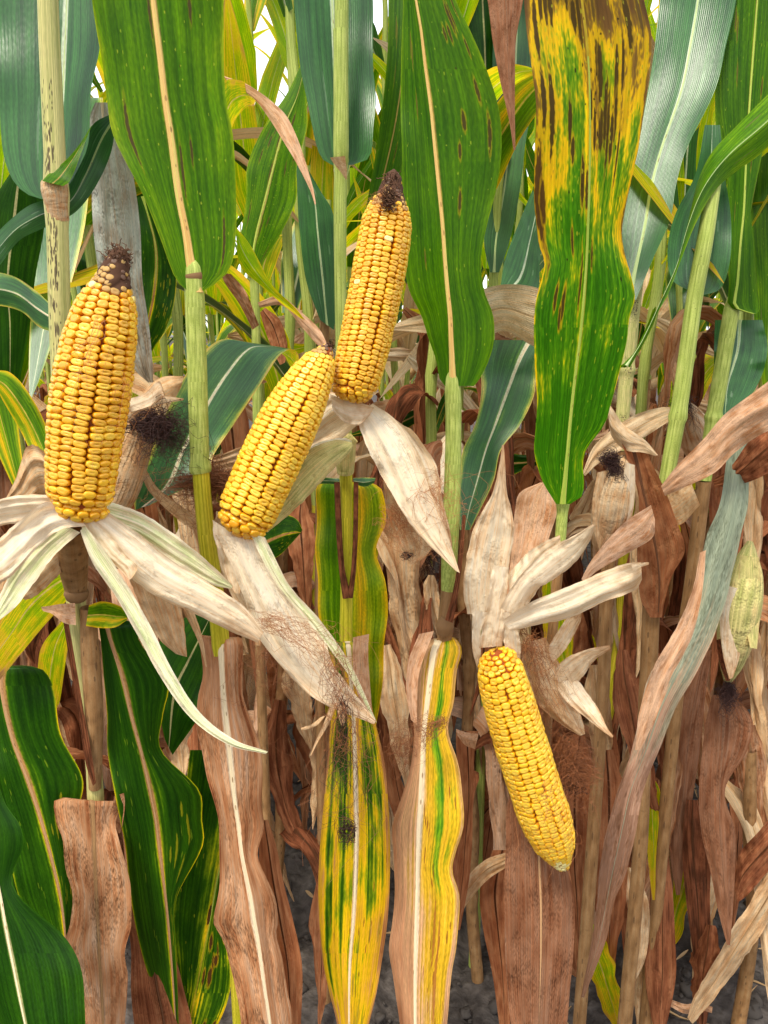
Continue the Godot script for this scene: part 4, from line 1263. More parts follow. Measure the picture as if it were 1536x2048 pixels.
func plant_b() -> void:
	var rr := RandomNumberGenerator.new()
	rr.seed = 102
	begin(480, 0.58, "maize plant with a broad lesioned leaf above and a bare ear leaning right")
	stem("stalk", mats.stalk_green, [[383, 515, 13, 0.583], [387, 545, 19, 0.58], [393, 700, 20, 0.58], [400, 930, 19, 0.58], [402, 945, 17.5, 0.58]], {"knots": [[401, 938, 0.58]], "groove": 0.06})
	stem("lower_stalk", mats.stalk_yellow, [[402, 944, 17, 0.58], [408, 1020, 17.5, 0.58], [418, 1110, 18, 0.58], [432, 1200, 18, 0.58], [440, 1270, 18, 0.58], [455, 1500, 18, 0.60], [470, 1800, 18, 0.61]], {"ground": true})
	stem("joint", mats.joint, [[387, 548, 19.4, 0.58], [388, 553, 20.2, 0.58], [388, 558, 19.6, 0.58]], {"n": 8, "swell": 0.0})
	vleaf(mats.green_lesion, 0.575, 0.60, [[585, 380, 392, 402], [572, 362, 389, 425], [545, 345, 385, 455], [520, 336, 380, 466], [470, 318, 373, 472], [390, 286, 357, 472], [270, 226, 341, 466], [200, 214, 330, 452], [130, 205, 322, 448], [0, 184, 306, 446], [-200, 170, 285, 425], [-450, 190, 262, 360], [-640, 244, 248, 252]], {"fold": 0.14, "ruf": 0.06, "rib": 15, "rib_mat": mats.rib_tan, "seed": 6, "roll": 0.15})
	# the pale dry blade with its wide midrib hanging at the bottom
	vleaf(mats.pink_pale_rib, 0.575, 0.545, [[1264, 392, 440, 488], [1290, 400, 441, 487], [1350, 406, 444, 486], [1400, 396, 448, 488], [1450, 393, 453, 505], [1500, 404, 458, 523], [1560, 416, 464, 524], [1610, 430, 470, 523], [1650, 437, 476, 529], [1710, 438, 484, 515], [1760, 438, 494, 535], [1800, 436, 502, 552], [1845, 428, 509, 556], [1870, 440, 514, 552], [1920, 458, 522, 566], [1980, 472, 530, 575], [2048, 482, 540, 586], [2200, 505, 552, 590], [2360, 560, 566, 572]], {"crest": 16.0, "fold": 0.12, "ruf": 0.22, "crumple": 0.14, "rib": 12, "rib_mat": mats.rib_cream, "seed": 41, "jag": 0.03, "nv": 80})
	vleaf(mats.rust_dry, 0.60, 0.57, [[1640, 520, 528, 536], [1690, 518, 536, 552], [1760, 520, 546, 566], [1840, 530, 560, 586], [1930, 545, 575, 604], [2048, 560, 582, 602], [2200, 580, 590, 600], [2300, 592, 595, 598]], {"fold": 0.25, "ruf": 0.2, "crumple": 0.14, "seed": 43})
	# a dark green blade behind, crossing from left to right
	dleaf(mats.green_deep, 0.66, 0.70, [[330, 1480, 345, 1510], [300, 1330, 400, 1430], [330, 1270, 420, 1380], [390, 1220, 430, 1290], [425, 1190, 440, 1230]], {"fold": 0.12, "seed": 12})
	# the arching blue-green blade with a cream midrib that passes behind the stalk
	dleaf(mats.blue_edge, 0.62, 0.72, [[270, 1020, 300, 1010], [268, 985, 400, 960], [300, 900, 430, 905], [345, 800, 470, 845], [385, 730, 520, 770], [440, 680, 555, 716], [500, 685, 574, 700], [560, 694, 580, 698]], {"fold": -0.15, "rib": 6, "rib_mat": mats.rib_cream, "seed": 14, "roll": 0.3, "ruf": 0.05})
	dleaf(mats.lime_yellow, 0.72, 0.74, [[550, 698, 560, 704], [565, 696, 572, 716], [592, 702, 585, 745], [600, 720, 588, 752]], {"fold": 0.2, "nv": 16})
	dleaf(mats.rib_yellow, 0.62, 0.63, [[520, 1050, 540, 1120], [570, 1030, 560, 1110], [595, 1040, 580, 1090], [605, 1060, 598, 1070]], {"fold": 0.2, "nv": 20})
	var e := ear(plant, [480, 1058, 0.555], [657, 692, 0.585], [[0, 16], [0.015, 36], [0.035, 50], [0.1, 60], [0.3, 62], [0.5, 61], [0.7, 53], [0.85, 39], [0.93, 26], [1.0, 9]], 16, 34, {"seed": 15, "paired": 0.4, "bend": -0.002, "tip_from": 0.95, "stop": 0.985, "gaps": 0.2, "round": 0.1, "label": "yellow dented ear leaning to the right with a full tip", "jitter": 0.012})
	var hk := {"of": e, "fold": 0.12, "ruf": 0.2, "crumple": 0.10, "pleat": 0.22, "jag": 0.03}
	var bhk := func(m, z0, z1, rows, sd, extra := {}): dleaf(m, z0, z1, rows, hk.merged({"seed": sd}).merged(extra, true), "husk")
	bhk.call(mats.husk, 0.55, 0.53, [[432, 1070, 520, 1078], [452, 1110, 530, 1110], [474, 1160, 552, 1150], [494, 1215, 598, 1205], [514, 1270, 642, 1270], [560, 1330, 668, 1330], [608, 1380, 700, 1375], [655, 1412, 730, 1412], [748, 1448, 752, 1442]], 1, {"nv": 64})
	bhk.call(mats.husk, 0.565, 0.55, [[425, 1040, 475, 1072], [428, 1075, 490, 1085], [440, 1110, 500, 1120], [452, 1150, 490, 1155], [468, 1185, 480, 1188]], 2)
	bhk.call(mats.husk_green, 0.545, 0.545, [[500, 1065, 530, 1075], [520, 1110, 545, 1105], [560, 1180, 580, 1172], [620, 1250, 640, 1240], [690, 1340, 702, 1330], [742, 1430, 754, 1446]], 3)
	bhk.call(mats.husk_tip, 0.575, 0.56, [[432, 1080, 450, 1076], [440, 1130, 462, 1130], [462, 1190, 492, 1190], [500, 1250, 520, 1255], [510, 1290, 522, 1292]], 4)
	bhk.call(mats.husk_olive, 0.59, 0.60, [[512, 1040, 535, 1065], [560, 960, 600, 1010], [610, 905, 655, 950], [670, 880, 700, 905], [702, 884, 706, 890]], 5)
	bhk.call(mats.husk_green, 0.60, 0.61, [[605, 905, 612, 922], [640, 884, 650, 905], [690, 876, 694, 896], [704, 882, 703, 888]], 6)
	bhk.call(mats.husk_tan, 0.60, 0.63, [[290, 935, 282, 950], [315, 975, 300, 985], [360, 1010, 345, 1030], [395, 1040, 380, 1056], [405, 1058, 400, 1064]], 7)
	bhk.call(mats.husk_tan, 0.60, 0.60, [[420, 1080, 445, 1075], [430, 1120, 452, 1118], [440, 1160, 448, 1160]], 8)
	# silk: a rusty mat left of the ear, long strands on the husk, the dark tuft hanging lower
	silk(e, mats.silk_brown, wad(405, 968, 0.60, 62, 26, 261, rr) + tress([[450, 960, 0.60], [400, 970, 0.60], [350, 975, 0.60]], 119, 0.012, 0.02, rr), 0.00026)
	silk(e, mats.silk_red, tress([[520, 1240, 0.52], [600, 1270, 0.515], [665, 1320, 0.515], [690, 1400, 0.515]], 44, 0.006, 0.022, rr), 0.00017)
	silk(e, mats.silk_brown, tress([[672, 1320, 0.525], [690, 1420, 0.52], [692, 1540, 0.52], [696, 1680, 0.52]], 44, 0.005, 0.035, rr, 30), 0.00018)
	silk(e, mats.silk_dark, tress([[690, 1400, 0.52], [690, 1540, 0.52], [694, 1690, 0.52]], 20, 0.004, 0.016, rr, 30) + wad(694, 1662, 0.52, 18, 34, 123, rr), 0.00025)
	silk(e, mats.silk_brown, tress([[540, 1290, 0.56], [530, 1340, 0.56], [525, 1420, 0.56]], 44, 0.012, 0.03, rr), 0.00017)
	for q in [[[660, 1410, 672, 1408], [650, 1440, 662, 1440], [632, 1480, 636, 1484], [620, 1510, 622, 1512]], [[640, 1435, 652, 1430], [625, 1447, 632, 1452], [602, 1456, 602, 1462]], [[672, 1412, 684, 1410], [676, 1430, 690, 1434], [682, 1450, 688, 1452]]]:
		dleaf(mats.husk_tan, 0.53, 0.52, q, {"of": e, "nv": 12, "ruf": 0.3}, "husk_shred")
	tip_tuft(e, 658, 694, 0.585, 6, rr)

func plant_c() -> void:
	var rr := RandomNumberGenerator.new()
	rr.seed = 103
	begin(700, 0.72, "maize plant whose tall bare ear with a dark tip stands above the leaning one")
	stem("stalk", mats.stalk_green, [[683, -300, 9, 0.72], [683, 0, 14, 0.72], [682, 310, 13, 0.72], [680, 420, 13, 0.72], [682, 640, 12, 0.72], [690, 880, 14, 0.72], [692, 940, 13, 0.72]], {"knots": [[682, 320, 0.72], [691, 935, 0.72]]})
	stem("lower_stalk", mats.stalk_yellow, [[692, 935, 13, 0.72], [692, 1060, 12, 0.72], [693, 1190, 12, 0.72], [692, 1270, 13, 0.72], [700, 1500, 14, 0.73], [705, 1800, 14, 0.74]], {"ground": true, "knots": [[693, 1195, 0.72]]})
	stem("ear_stem", mats.husk_olive, [[700, 868, 22, 0.70], [690, 880, 24, 0.70], [690, 910, 21, 0.705], [691, 945, 17, 0.71]], {"n": 20, "vs": 1.0})
	stem("leaf_sheath", mats.brown_dark, [[674, 965, 6, 0.712], [678, 1060, 6, 0.71], [684, 1140, 6, 0.708], [694, 1195, 9, 0.706]], {"n": 20, "vs": 1.0})
	stem("leaf_sheath", mats.brown_dark, [[712, 965, 5, 0.712], [711, 1060, 5, 0.71], [707, 1140, 5, 0.708], [700, 1195, 6, 0.706]], {"n": 20, "vs": 1.0})
	# the white-shining blade behind the stalk top
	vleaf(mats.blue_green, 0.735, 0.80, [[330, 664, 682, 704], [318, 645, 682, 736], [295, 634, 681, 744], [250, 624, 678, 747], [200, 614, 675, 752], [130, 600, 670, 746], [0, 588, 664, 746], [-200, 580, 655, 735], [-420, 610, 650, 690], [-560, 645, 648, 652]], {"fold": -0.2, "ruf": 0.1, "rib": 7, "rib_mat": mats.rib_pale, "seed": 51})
	stem("leaf_sheath", mats.stalk_green, [[681, 60, 14.6, 0.718], [682, 200, 15, 0.716], [682, 305, 15.5, 0.716], [682, 325, 14, 0.718]], {"n": 20, "vs": 1.0})
	dleaf(mats.husk_tan, 0.70, 0.71, [[660, 315, 690, 312], [668, 328, 692, 326], [682, 345, 694, 342], [692, 360, 694, 358]], {"fold": 0.3, "nv": 16}, "collar")
	# the drooping blade whose halves hang either side of the stalk
	vleaf(mats.yellow_green_stripe, 0.76, 0.74, [[955, 634, 690, 752], [975, 632, 690, 762], [1040, 634, 691, 772], [1100, 630, 692, 752], [1160, 636, 692, 770], [1220, 636, 693, 776], [1290, 646, 694, 768], [1360, 650, 700, 766], [1430, 680, 715, 756], [1465, 735, 742, 749]], {"crest": 16.0, "fold": 0.2, "ruf": 0.12, "seed": 52, "rib": 4}).material_override = mats.green_yellow_edge
	dleaf(mats.blue_edge, 0.74, 0.735, [[626, 956, 636, 968], [650, 955, 655, 968], [684, 957, 684, 970]], {"nv": 12, "fold": 0.4})
	dleaf(mats.blue_edge, 0.735, 0.74, [[706, 956, 708, 968], [728, 955, 730, 974], [751, 956, 748, 966]], {"nv": 12, "fold": 0.4})
	# the yellow and green blade at the bottom centre
	vleaf(mats.yellow_green_stripe, 0.71, 0.62, [[1268, 650, 694, 738], [1290, 651, 697, 737], [1350, 664, 701, 736], [1400, 665, 705, 742], [1450, 661, 708, 752], [1520, 655, 710, 768], [1600, 648, 712, 776], [1680, 641, 713, 780], [1780, 636, 710, 779], [1850, 638, 706, 774], [1920, 645, 700, 764], [1990, 660, 698, 752], [2048, 674, 698, 738], [2150, 685, 697, 715], [2220, 694, 697, 700]], {"crest": 16.0, "fold": 0.1, "ruf": 0.1, "rib": 8, "rib_mat": mats.rib_cream, "seed": 53, "nv": 72})
	dleaf(mats.pink_light, 0.70, 0.69, [[706, 1275, 738, 1268], [705, 1310, 736, 1306], [708, 1360, 740, 1366], [725, 1420, 744, 1424], [738, 1445, 744, 1448]], {"fold": -0.5, "nv": 24, "ruf": 0.1})
	var e := ear(plant, [702, 800, 0.60], [788, 338, 0.625], [[0, 12], [0.015, 28], [0.035, 40], [0.09, 50], [0.25, 53], [0.5, 54], [0.7, 52], [0.8, 47], [0.86, 38], [0.9, 28], [0.95, 21], [1.0, 8]], 18, 42, {"seed": 25, "dull": true, "paired": 0.3, "bend": 0.003, "tip_from": 0.835, "gaps": 0.3, "dark_side": true, "stop": 0.94, "pale": 0.02, "round": 0.1, "tip_mat": mats.cob_dark, "label": "slender tall ear with small dented kernels and a bare dark tip"})
	tip_tuft(e, 784, 365, 0.62, 15, rr)
	tip_tuft(e, 778, 395, 0.60, 16, rr)
	var hk := {"of": e, "fold": 0.12, "ruf": 0.2, "crumple": 0.10, "pleat": 0.22, "jag": 0.03}
	var bhk := func(m, z0, z1, rows, sd, extra := {}): dleaf(m, z0, z1, rows, hk.merged({"seed": sd}).merged(extra, true), "husk")
	# a pale band that runs from the foot of the ear to the left, behind the leaning ear
	bhk.call(mats.husk_tip, 0.62, 0.64, [[735, 812, 730, 840], [690, 795, 715, 850], [655, 785, 680, 880], [600, 845, 640, 895], [540, 880, 570, 925], [480, 895, 490, 940], [425, 915, 430, 948]], 1)
	bhk.call(mats.husk, 0.605, 0.60, [[660, 788, 665, 820], [690, 800, 690, 845], [730, 808, 720, 850], [748, 815, 740, 830]], 2)
	bhk.call(mats.husk, 0.61, 0.575, [[712, 830, 745, 808], [728, 880, 790, 838], [752, 930, 828, 895], [785, 990, 852, 960], [822, 1050, 882, 1035], [860, 1092, 902, 1090], [912, 1142, 920, 1146]], 3, {"nv": 64})
	bhk.call(mats.husk_tip, 0.63, 0.62, [[740, 812, 765, 820], [770, 860, 830, 870], [800, 920, 872, 930], [840, 990, 885, 1000], [875, 1050, 900, 1060], [895, 1090, 905, 1094]], 4)
	bhk.call(mats.husk_tan, 0.66, 0.65, [[765, 950, 800, 940], [775, 1030, 850, 1020], [795, 1080, 868, 1080], [815, 1118, 850, 1115], [822, 1130, 828, 1128]], 5)
	silk(e, mats.silk_red, tress([[850, 980, 0.60], [880, 1010, 0.60], [890, 1060, 0.60]], 37, 0.01, 0.03, rr) + tress([[790, 1030, 0.62], [830, 1070, 0.62], [850, 1100, 0.62]], 68, 0.012, 0.02, rr), 0.00018)
	silk(e, mats.silk_dark, wad(815, 1112, 0.64, 14, 10, 61, rr), 0.00025)
	silk(e, mats.silk_red, tress([[770, 385, 0.6], [745, 400, 0.6], [738, 440, 0.6]], 15, 0.003, 0.012, rr), 0.00012)
	# the blade right of the ear, and the one far behind at the left
	vleaf(mats.green_bright, 0.80, 0.90, [[600, 690, 700, 722], [500, 715, 730, 760], [400, 735, 755, 790], [250, 760, 790, 822], [100, 775, 810, 840], [-80, 780, 820, 850], [-300, 815, 830, 845]], {"fold": 0.2, "seed": 58})

func plant_d() -> void:
	var rr := RandomNumberGenerator.new()
	rr.seed = 104
	begin(880, 0.68, "maize plant with a broad clean green leaf above and a tan and yellow leaf below")
	stem("stalk", mats.stalk_green, [[902, 722, 8, 0.685], [905, 765, 15.5, 0.68], [907, 850, 16, 0.68], [904, 1000, 17, 0.68], [900, 1080, 17, 0.68]], {"knots": [], "groove": 0.06})
	stem("lower_stalk", mats.stalk_green, [[900, 1078, 17, 0.68], [897, 1180, 15, 0.68], [890, 1262, 15, 0.68], [880, 1500, 15, 0.70], [875, 1800, 16, 0.71]], {"ground": true, "knots": [[890, 1255, 0.68]]})
	stem("joint", mats.joint, [[896, 1235, 14, 0.675], [890, 1252, 18, 0.675], [888, 1268, 14, 0.675]], {"n": 10})
	dleaf(mats.brown_dark, 0.67, 0.66, [[925, 1030, 932, 1030], [918, 1110, 926, 1110], [904, 1190, 916, 1190], [890, 1240, 906, 1246]], {"nv": 20, "fold": -0.3}, "torn_sheath")
	vleaf(mats.green_bright, 0.675, 0.72, [[772, 890, 906, 948], [760, 880, 905, 958], [720, 872, 904, 978], [680, 858, 902, 988], [630, 842, 900, 986], [580, 818, 895, 968], [520, 808, 890, 962], [450, 806, 885, 974], [380, 805, 878, 992], [300, 804, 870, 1003], [220, 801, 862, 998], [130, 802, 850, 970], [60, 804, 842, 940], [0, 806, 832, 912], [-150, 790, 812, 870], [-350, 782, 788, 794]], {"fold": 0.14, "ruf": 0.08, "rib": 9, "rib_mat": mats.rib_tan, "seed": 61, "nv": 72})
	# tan, green and yellow blade hanging
	vleaf(mats.tan_yellow_stripe, 0.675, 0.58, [[1266, 842, 878, 918], [1300, 824, 868, 924], [1340, 814, 862, 914], [1400, 817, 855, 908], [1460, 828, 848, 896], [1530, 822, 844, 917], [1590, 805, 841, 924], [1650, 784, 838, 926], [1700, 786, 836, 914], [1740, 788, 835, 905], [1790, 790, 834, 919], [1850, 784, 832, 917], [1900, 778, 831, 912], [1950, 786, 830, 902], [2048, 800, 830, 894], [2200, 815, 832, 870], [2330, 832, 836, 840]], {"crest": 16.0, "fold": 0.1, "ruf": 0.16, "crumple": 0.09, "rib": 11, "rib_mat": mats.rib_cream, "seed": 63, "nv": 80, "jag": 0.02})
	dleaf(mats.pink_light, 0.665, 0.65, [[838, 1268, 868, 1262], [818, 1320, 840, 1340], [812, 1380, 834, 1400], [822, 1440, 834, 1450]], {"fold": -0.4, "nv": 24})
	# the grey-tan dry blade that runs level behind the green one
	dleaf(mats.tan_pale, 0.74, 0.78, [[776, 654, 778, 660], [820, 636, 830, 664], [880, 618, 885, 670], [940, 588, 955, 680], [1000, 570, 1010, 662], [1060, 572, 1066, 692], [1110, 590, 1110, 700]], {"fold": 0.15, "ruf": 0.2, "crumple": 0.17, "seed": 65})
	# blue-green blade behind, crossing down to the stalk
	vleaf(mats.blue_edge, 0.82, 0.74, [[680, 965, 1062, 1100], [720, 962, 1040, 1075], [790, 962, 1012, 1068], [850, 950, 990, 1040], [900, 926, 972, 1002], [960, 918, 955, 988], [1020, 916, 938, 960], [1060, 920, 930, 940]], {"fold": -0.2, "rib": 5, "rib_mat": mats.rib_cream, "seed": 66})
	# orange dry blade peeping out behind
	vleaf(mats.rust_dry, 0.78, 0.70, [[1462, 912, 930, 957], [1490, 912, 935, 950], [1600, 918, 938, 946], [1690, 915, 930, 944], [1760, 905, 925, 938], [1860, 900, 910, 920]], {"ruf": 0.12, "crumple": 0.10})
	dleaf(mats.pink_light, 0.76, 0.75, [[912, 1458, 914, 1470], [930, 1464, 930, 1490], [957, 1468, 950, 1498]], {"nv": 12, "fold": 0.5})
	silk(plant, mats.silk_brown, tress([[885, 1440, 0.62], [840, 1470, 0.615], [800, 1480, 0.62]], 51, 0.006, 0.015, rr) + wad(805, 1500, 0.66, 26, 60, 138, rr), 0.0002)

func plant_e() -> void:
	var rr := RandomNumberGenerator.new()
	rr.seed = 105
	begin(1090, 0.72, "maize plant with a brown and yellow spotted leaf and a bare ear pointing down")
	stem("stalk", mats.stalk_green, [[1127, 985, 8, 0.705], [1126, 1005, 11, 0.70], [1120, 1090, 11, 0.70], [1108, 1230, 10, 0.70], [1100, 1330, 11, 0.71], [1085, 1600, 12, 0.72], [1080, 1800, 13, 0.73]], {"ground": true, "knots": [[1126, 1008, 0.70]]})
	vleaf(mats.spotted, 0.69, 0.62, [[1008, 1112, 1126, 1140], [995, 1104, 1127, 1162], [965, 1086, 1130, 1168], [930, 1074, 1133, 1166], [900, 1068, 1136, 1172], [850, 1072, 1140, 1208], [800, 1074, 1145, 1224], [740, 1070, 1152, 1240], [680, 1068, 1160, 1254], [640, 1068, 1164, 1258], [595, 1073, 1168, 1270], [555, 1084, 1171, 1263], [525, 1089, 1173, 1254], [490, 1078, 1175, 1246], [460, 1074, 1176, 1244], [400, 1068, 1178, 1254], [300, 1070, 1180, 1276], [210, 1072, 1180, 1290], [140, 1064, 1178, 1299], [70, 1054, 1172, 1303], [0, 1048, 1164, 1288], [-150, 1040, 1155, 1260], [-350, 1080, 1150, 1215], [-480, 1144, 1147, 1150]], {"fold": 0.1, "ruf": 0.12, "rib": 7, "rib_mat": mats.rib_green, "rib_to": 0.6, "seed": 71, "nv": 96})
	# the leaf that hangs behind the drooping ear
	vleaf(mats.mauve_dry, 0.70, 0.62, [[1560, 1040, 1065, 1090], [1600, 1016, 1070, 1120], [1680, 1012, 1076, 1130], [1760, 1009, 1080, 1142], [1810, 1009, 1082, 1149], [1900, 1010, 1082, 1147], [1980, 1015, 1080, 1140], [2048, 1022, 1078, 1134], [2180, 1045, 1077, 1110], [2260, 1074, 1077, 1080]], {"fold": 0.12, "ruf": 0.08, "crumple": 0.07, "rib": 5, "rib_mat": mats.rib_brown, "seed": 73})
	vleaf(mats.rust_dry, 0.76, 0.70, [[1700, 985, 1005, 1020], [1780, 960, 990, 1020], [1850, 965, 995, 1022], [1950, 985, 1005, 1022], [2060, 1000, 1010, 1020]], {"ruf": 0.2, "crumple": 0.17, "fold": 0.3})
	dleaf(mats.tan_dry, 0.72, 0.74, [[1012, 1705, 1012, 1735], [970, 1720, 975, 1760], [930, 1760, 940, 1800], [915, 1800, 925, 1822]], {"ruf": 0.2, "crumple": 0.17, "nv": 24})
	# the pink blade rising at the left of the stalk
	vleaf(mats.pink_light, 0.76, 0.72, [[965, 1080, 1090, 1108], [985, 1040, 1078, 1112], [1020, 1030, 1070, 1115], [1070, 1026, 1060, 1100], [1130, 1020, 1045, 1080], [1190, 1012, 1030, 1050], [1250, 1005, 1018, 1030]], {"ruf": 0.12, "crumple": 0.12, "fold": 0.15})
	var e := ear(plant, [990, 1302, 0.64], [1128, 1738, 0.66], [[0, 10], [0.015, 24], [0.035, 37], [0.08, 46], [0.2, 51], [0.45, 54], [0.65, 54], [0.78, 50], [0.86, 42], [0.92, 32], [0.96, 22], [1.0, 6]], 18, 40, {"seed": 35, "paired": 0.35, "bend": 0.003, "tip_from": 0.92, "pale_tip": true, "gaps": 0.3, "stop": 0.985, "round": 0.15, "jitter": 0.02, "label": "bright yellow ear hanging tip down under pale folded husks"})
	var hk := {"of": e, "fold": 0.14, "ruf": 0.2, "crumple": 0.10, "pleat": 0.22, "jag": 0.03}
	var bhk := func(m, z0, z1, rows, sd, extra := {}): dleaf(m, z0, z1, rows, hk.merged({"seed": sd}).merged(extra, true), "husk")
	bhk.call(mats.husk_tip, 0.655, 0.67, [[935, 1228, 1000, 1232], [926, 1180, 1012, 1180], [932, 1120, 1020, 1120], [944, 1065, 1028, 1065], [960, 1030, 1026, 1030], [985, 985, 1014, 985], [1000, 920, 1010, 920], [1004, 890, 1008, 890]], 1, {"nv": 60})
	bhk.call(mats.husk, 0.645, 0.645, [[985, 1130, 1018, 1135], [978, 1180, 1014, 1185], [966, 1240, 1010, 1240], [958, 1296, 1005, 1292]], 2)
	bhk.call(mats.husk, 0.642, 0.655, [[945, 1220, 975, 1225], [944, 1260, 962, 1262], [945, 1300, 962, 1300], [954, 1335, 960, 1330]], 3)
	bhk.call(mats.husk, 0.64, 0.65, [[1005, 1225, 1020, 1222], [1006, 1262, 1036, 1262], [1010, 1294, 1042, 1294], [1030, 1322, 1040, 1318]], 4)
	bhk.call(mats.husk, 0.64, 0.60, [[1000, 1215, 1035, 1235], [1030, 1165, 1065, 1185], [1070, 1120, 1105, 1160], [1110, 1090, 1150, 1125], [1150, 1070, 1178, 1085], [1186, 1048, 1190, 1054]], 5)
	bhk.call(mats.husk, 0.635, 0.57, [[1005, 1240, 1020, 1262], [1060, 1205, 1075, 1250], [1120, 1180, 1140, 1235], [1190, 1150, 1205, 1205], [1250, 1128, 1270, 1180], [1282, 1124, 1284, 1160]], 6, {"jag": 0.03})
	bhk.call(mats.husk_tip, 0.575, 0.56, [[1262, 1130, 1268, 1142], [1280, 1126, 1282, 1134], [1298, 1124, 1298, 1129]], 7, {"nv": 12})
	bhk.call(mats.husk, 0.65, 0.63, [[1015, 1150, 1028, 1245], [1050, 1110, 1062, 1200], [1085, 1085, 1095, 1150], [1120, 1070, 1122, 1100]], 8)
	# tan husks of the ear's back, and two pale tongues
	bhk.call(mats.husk_tan, 0.68, 0.68, [[1035, 1290, 1090, 1275], [1045, 1340, 1120, 1330], [1070, 1400, 1145, 1390], [1110, 1440, 1165, 1440], [1160, 1472, 1170, 1468]], 9)
	bhk.call(mats.husk_tip, 0.685, 0.64, [[1108, 1340, 1125, 1390], [1130, 1318, 1160, 1360], [1170, 1300, 1190, 1320], [1218, 1290, 1222, 1298]], 10)
	bhk.call(mats.husk_tip, 0.68, 0.62, [[1110, 1370, 1150, 1352], [1130, 1400, 1172, 1382], [1165, 1430, 1198, 1420], [1205, 1462, 1215, 1456], [1224, 1476, 1227, 1472]], 11)
	bhk.call(mats.husk_tip, 0.69, 0.66, [[1085, 1310, 1100, 1330], [1108, 1275, 1130, 1300], [1135, 1235, 1160, 1245], [1160, 1220, 1164, 1222]], 12)
	silk(e, mats.silk_brown, tress([[1040, 1250, 0.67], [1058, 1330, 0.68], [1090, 1440, 0.69], [1125, 1560, 0.69], [1150, 1660, 0.68]], 36, 0.005, 0.035, rr, 30) + tress([[1055, 1280, 0.66], [1090, 1330, 0.66], [1110, 1420, 0.65], [1120, 1500, 0.66]], 26, 0.006, 0.03, rr, 26), 0.00018)
	silk(e, mats.silk_red, tress([[1090, 1580, 0.605], [1110, 1650, 0.60], [1115, 1760, 0.61]], 16, 0.008, 0.03, rr) + tress([[1070, 1270, 0.66], [1080, 1300, 0.66], [1100, 1330, 0.66]], 24, 0.012, 0.02, rr), 0.00016)
	silk(e, mats.silk_brown, wad(1150, 1540, 0.68, 42, 62, 261, rr) + tress([[1130, 1480, 0.68], [1140, 1560, 0.675], [1180, 1600, 0.67]], 102, 0.008, 0.03, rr), 0.00022)
	silk(e, mats.silk_dark, wad(1140, 1565, 0.69, 28, 30, 169, rr), 0.0003)

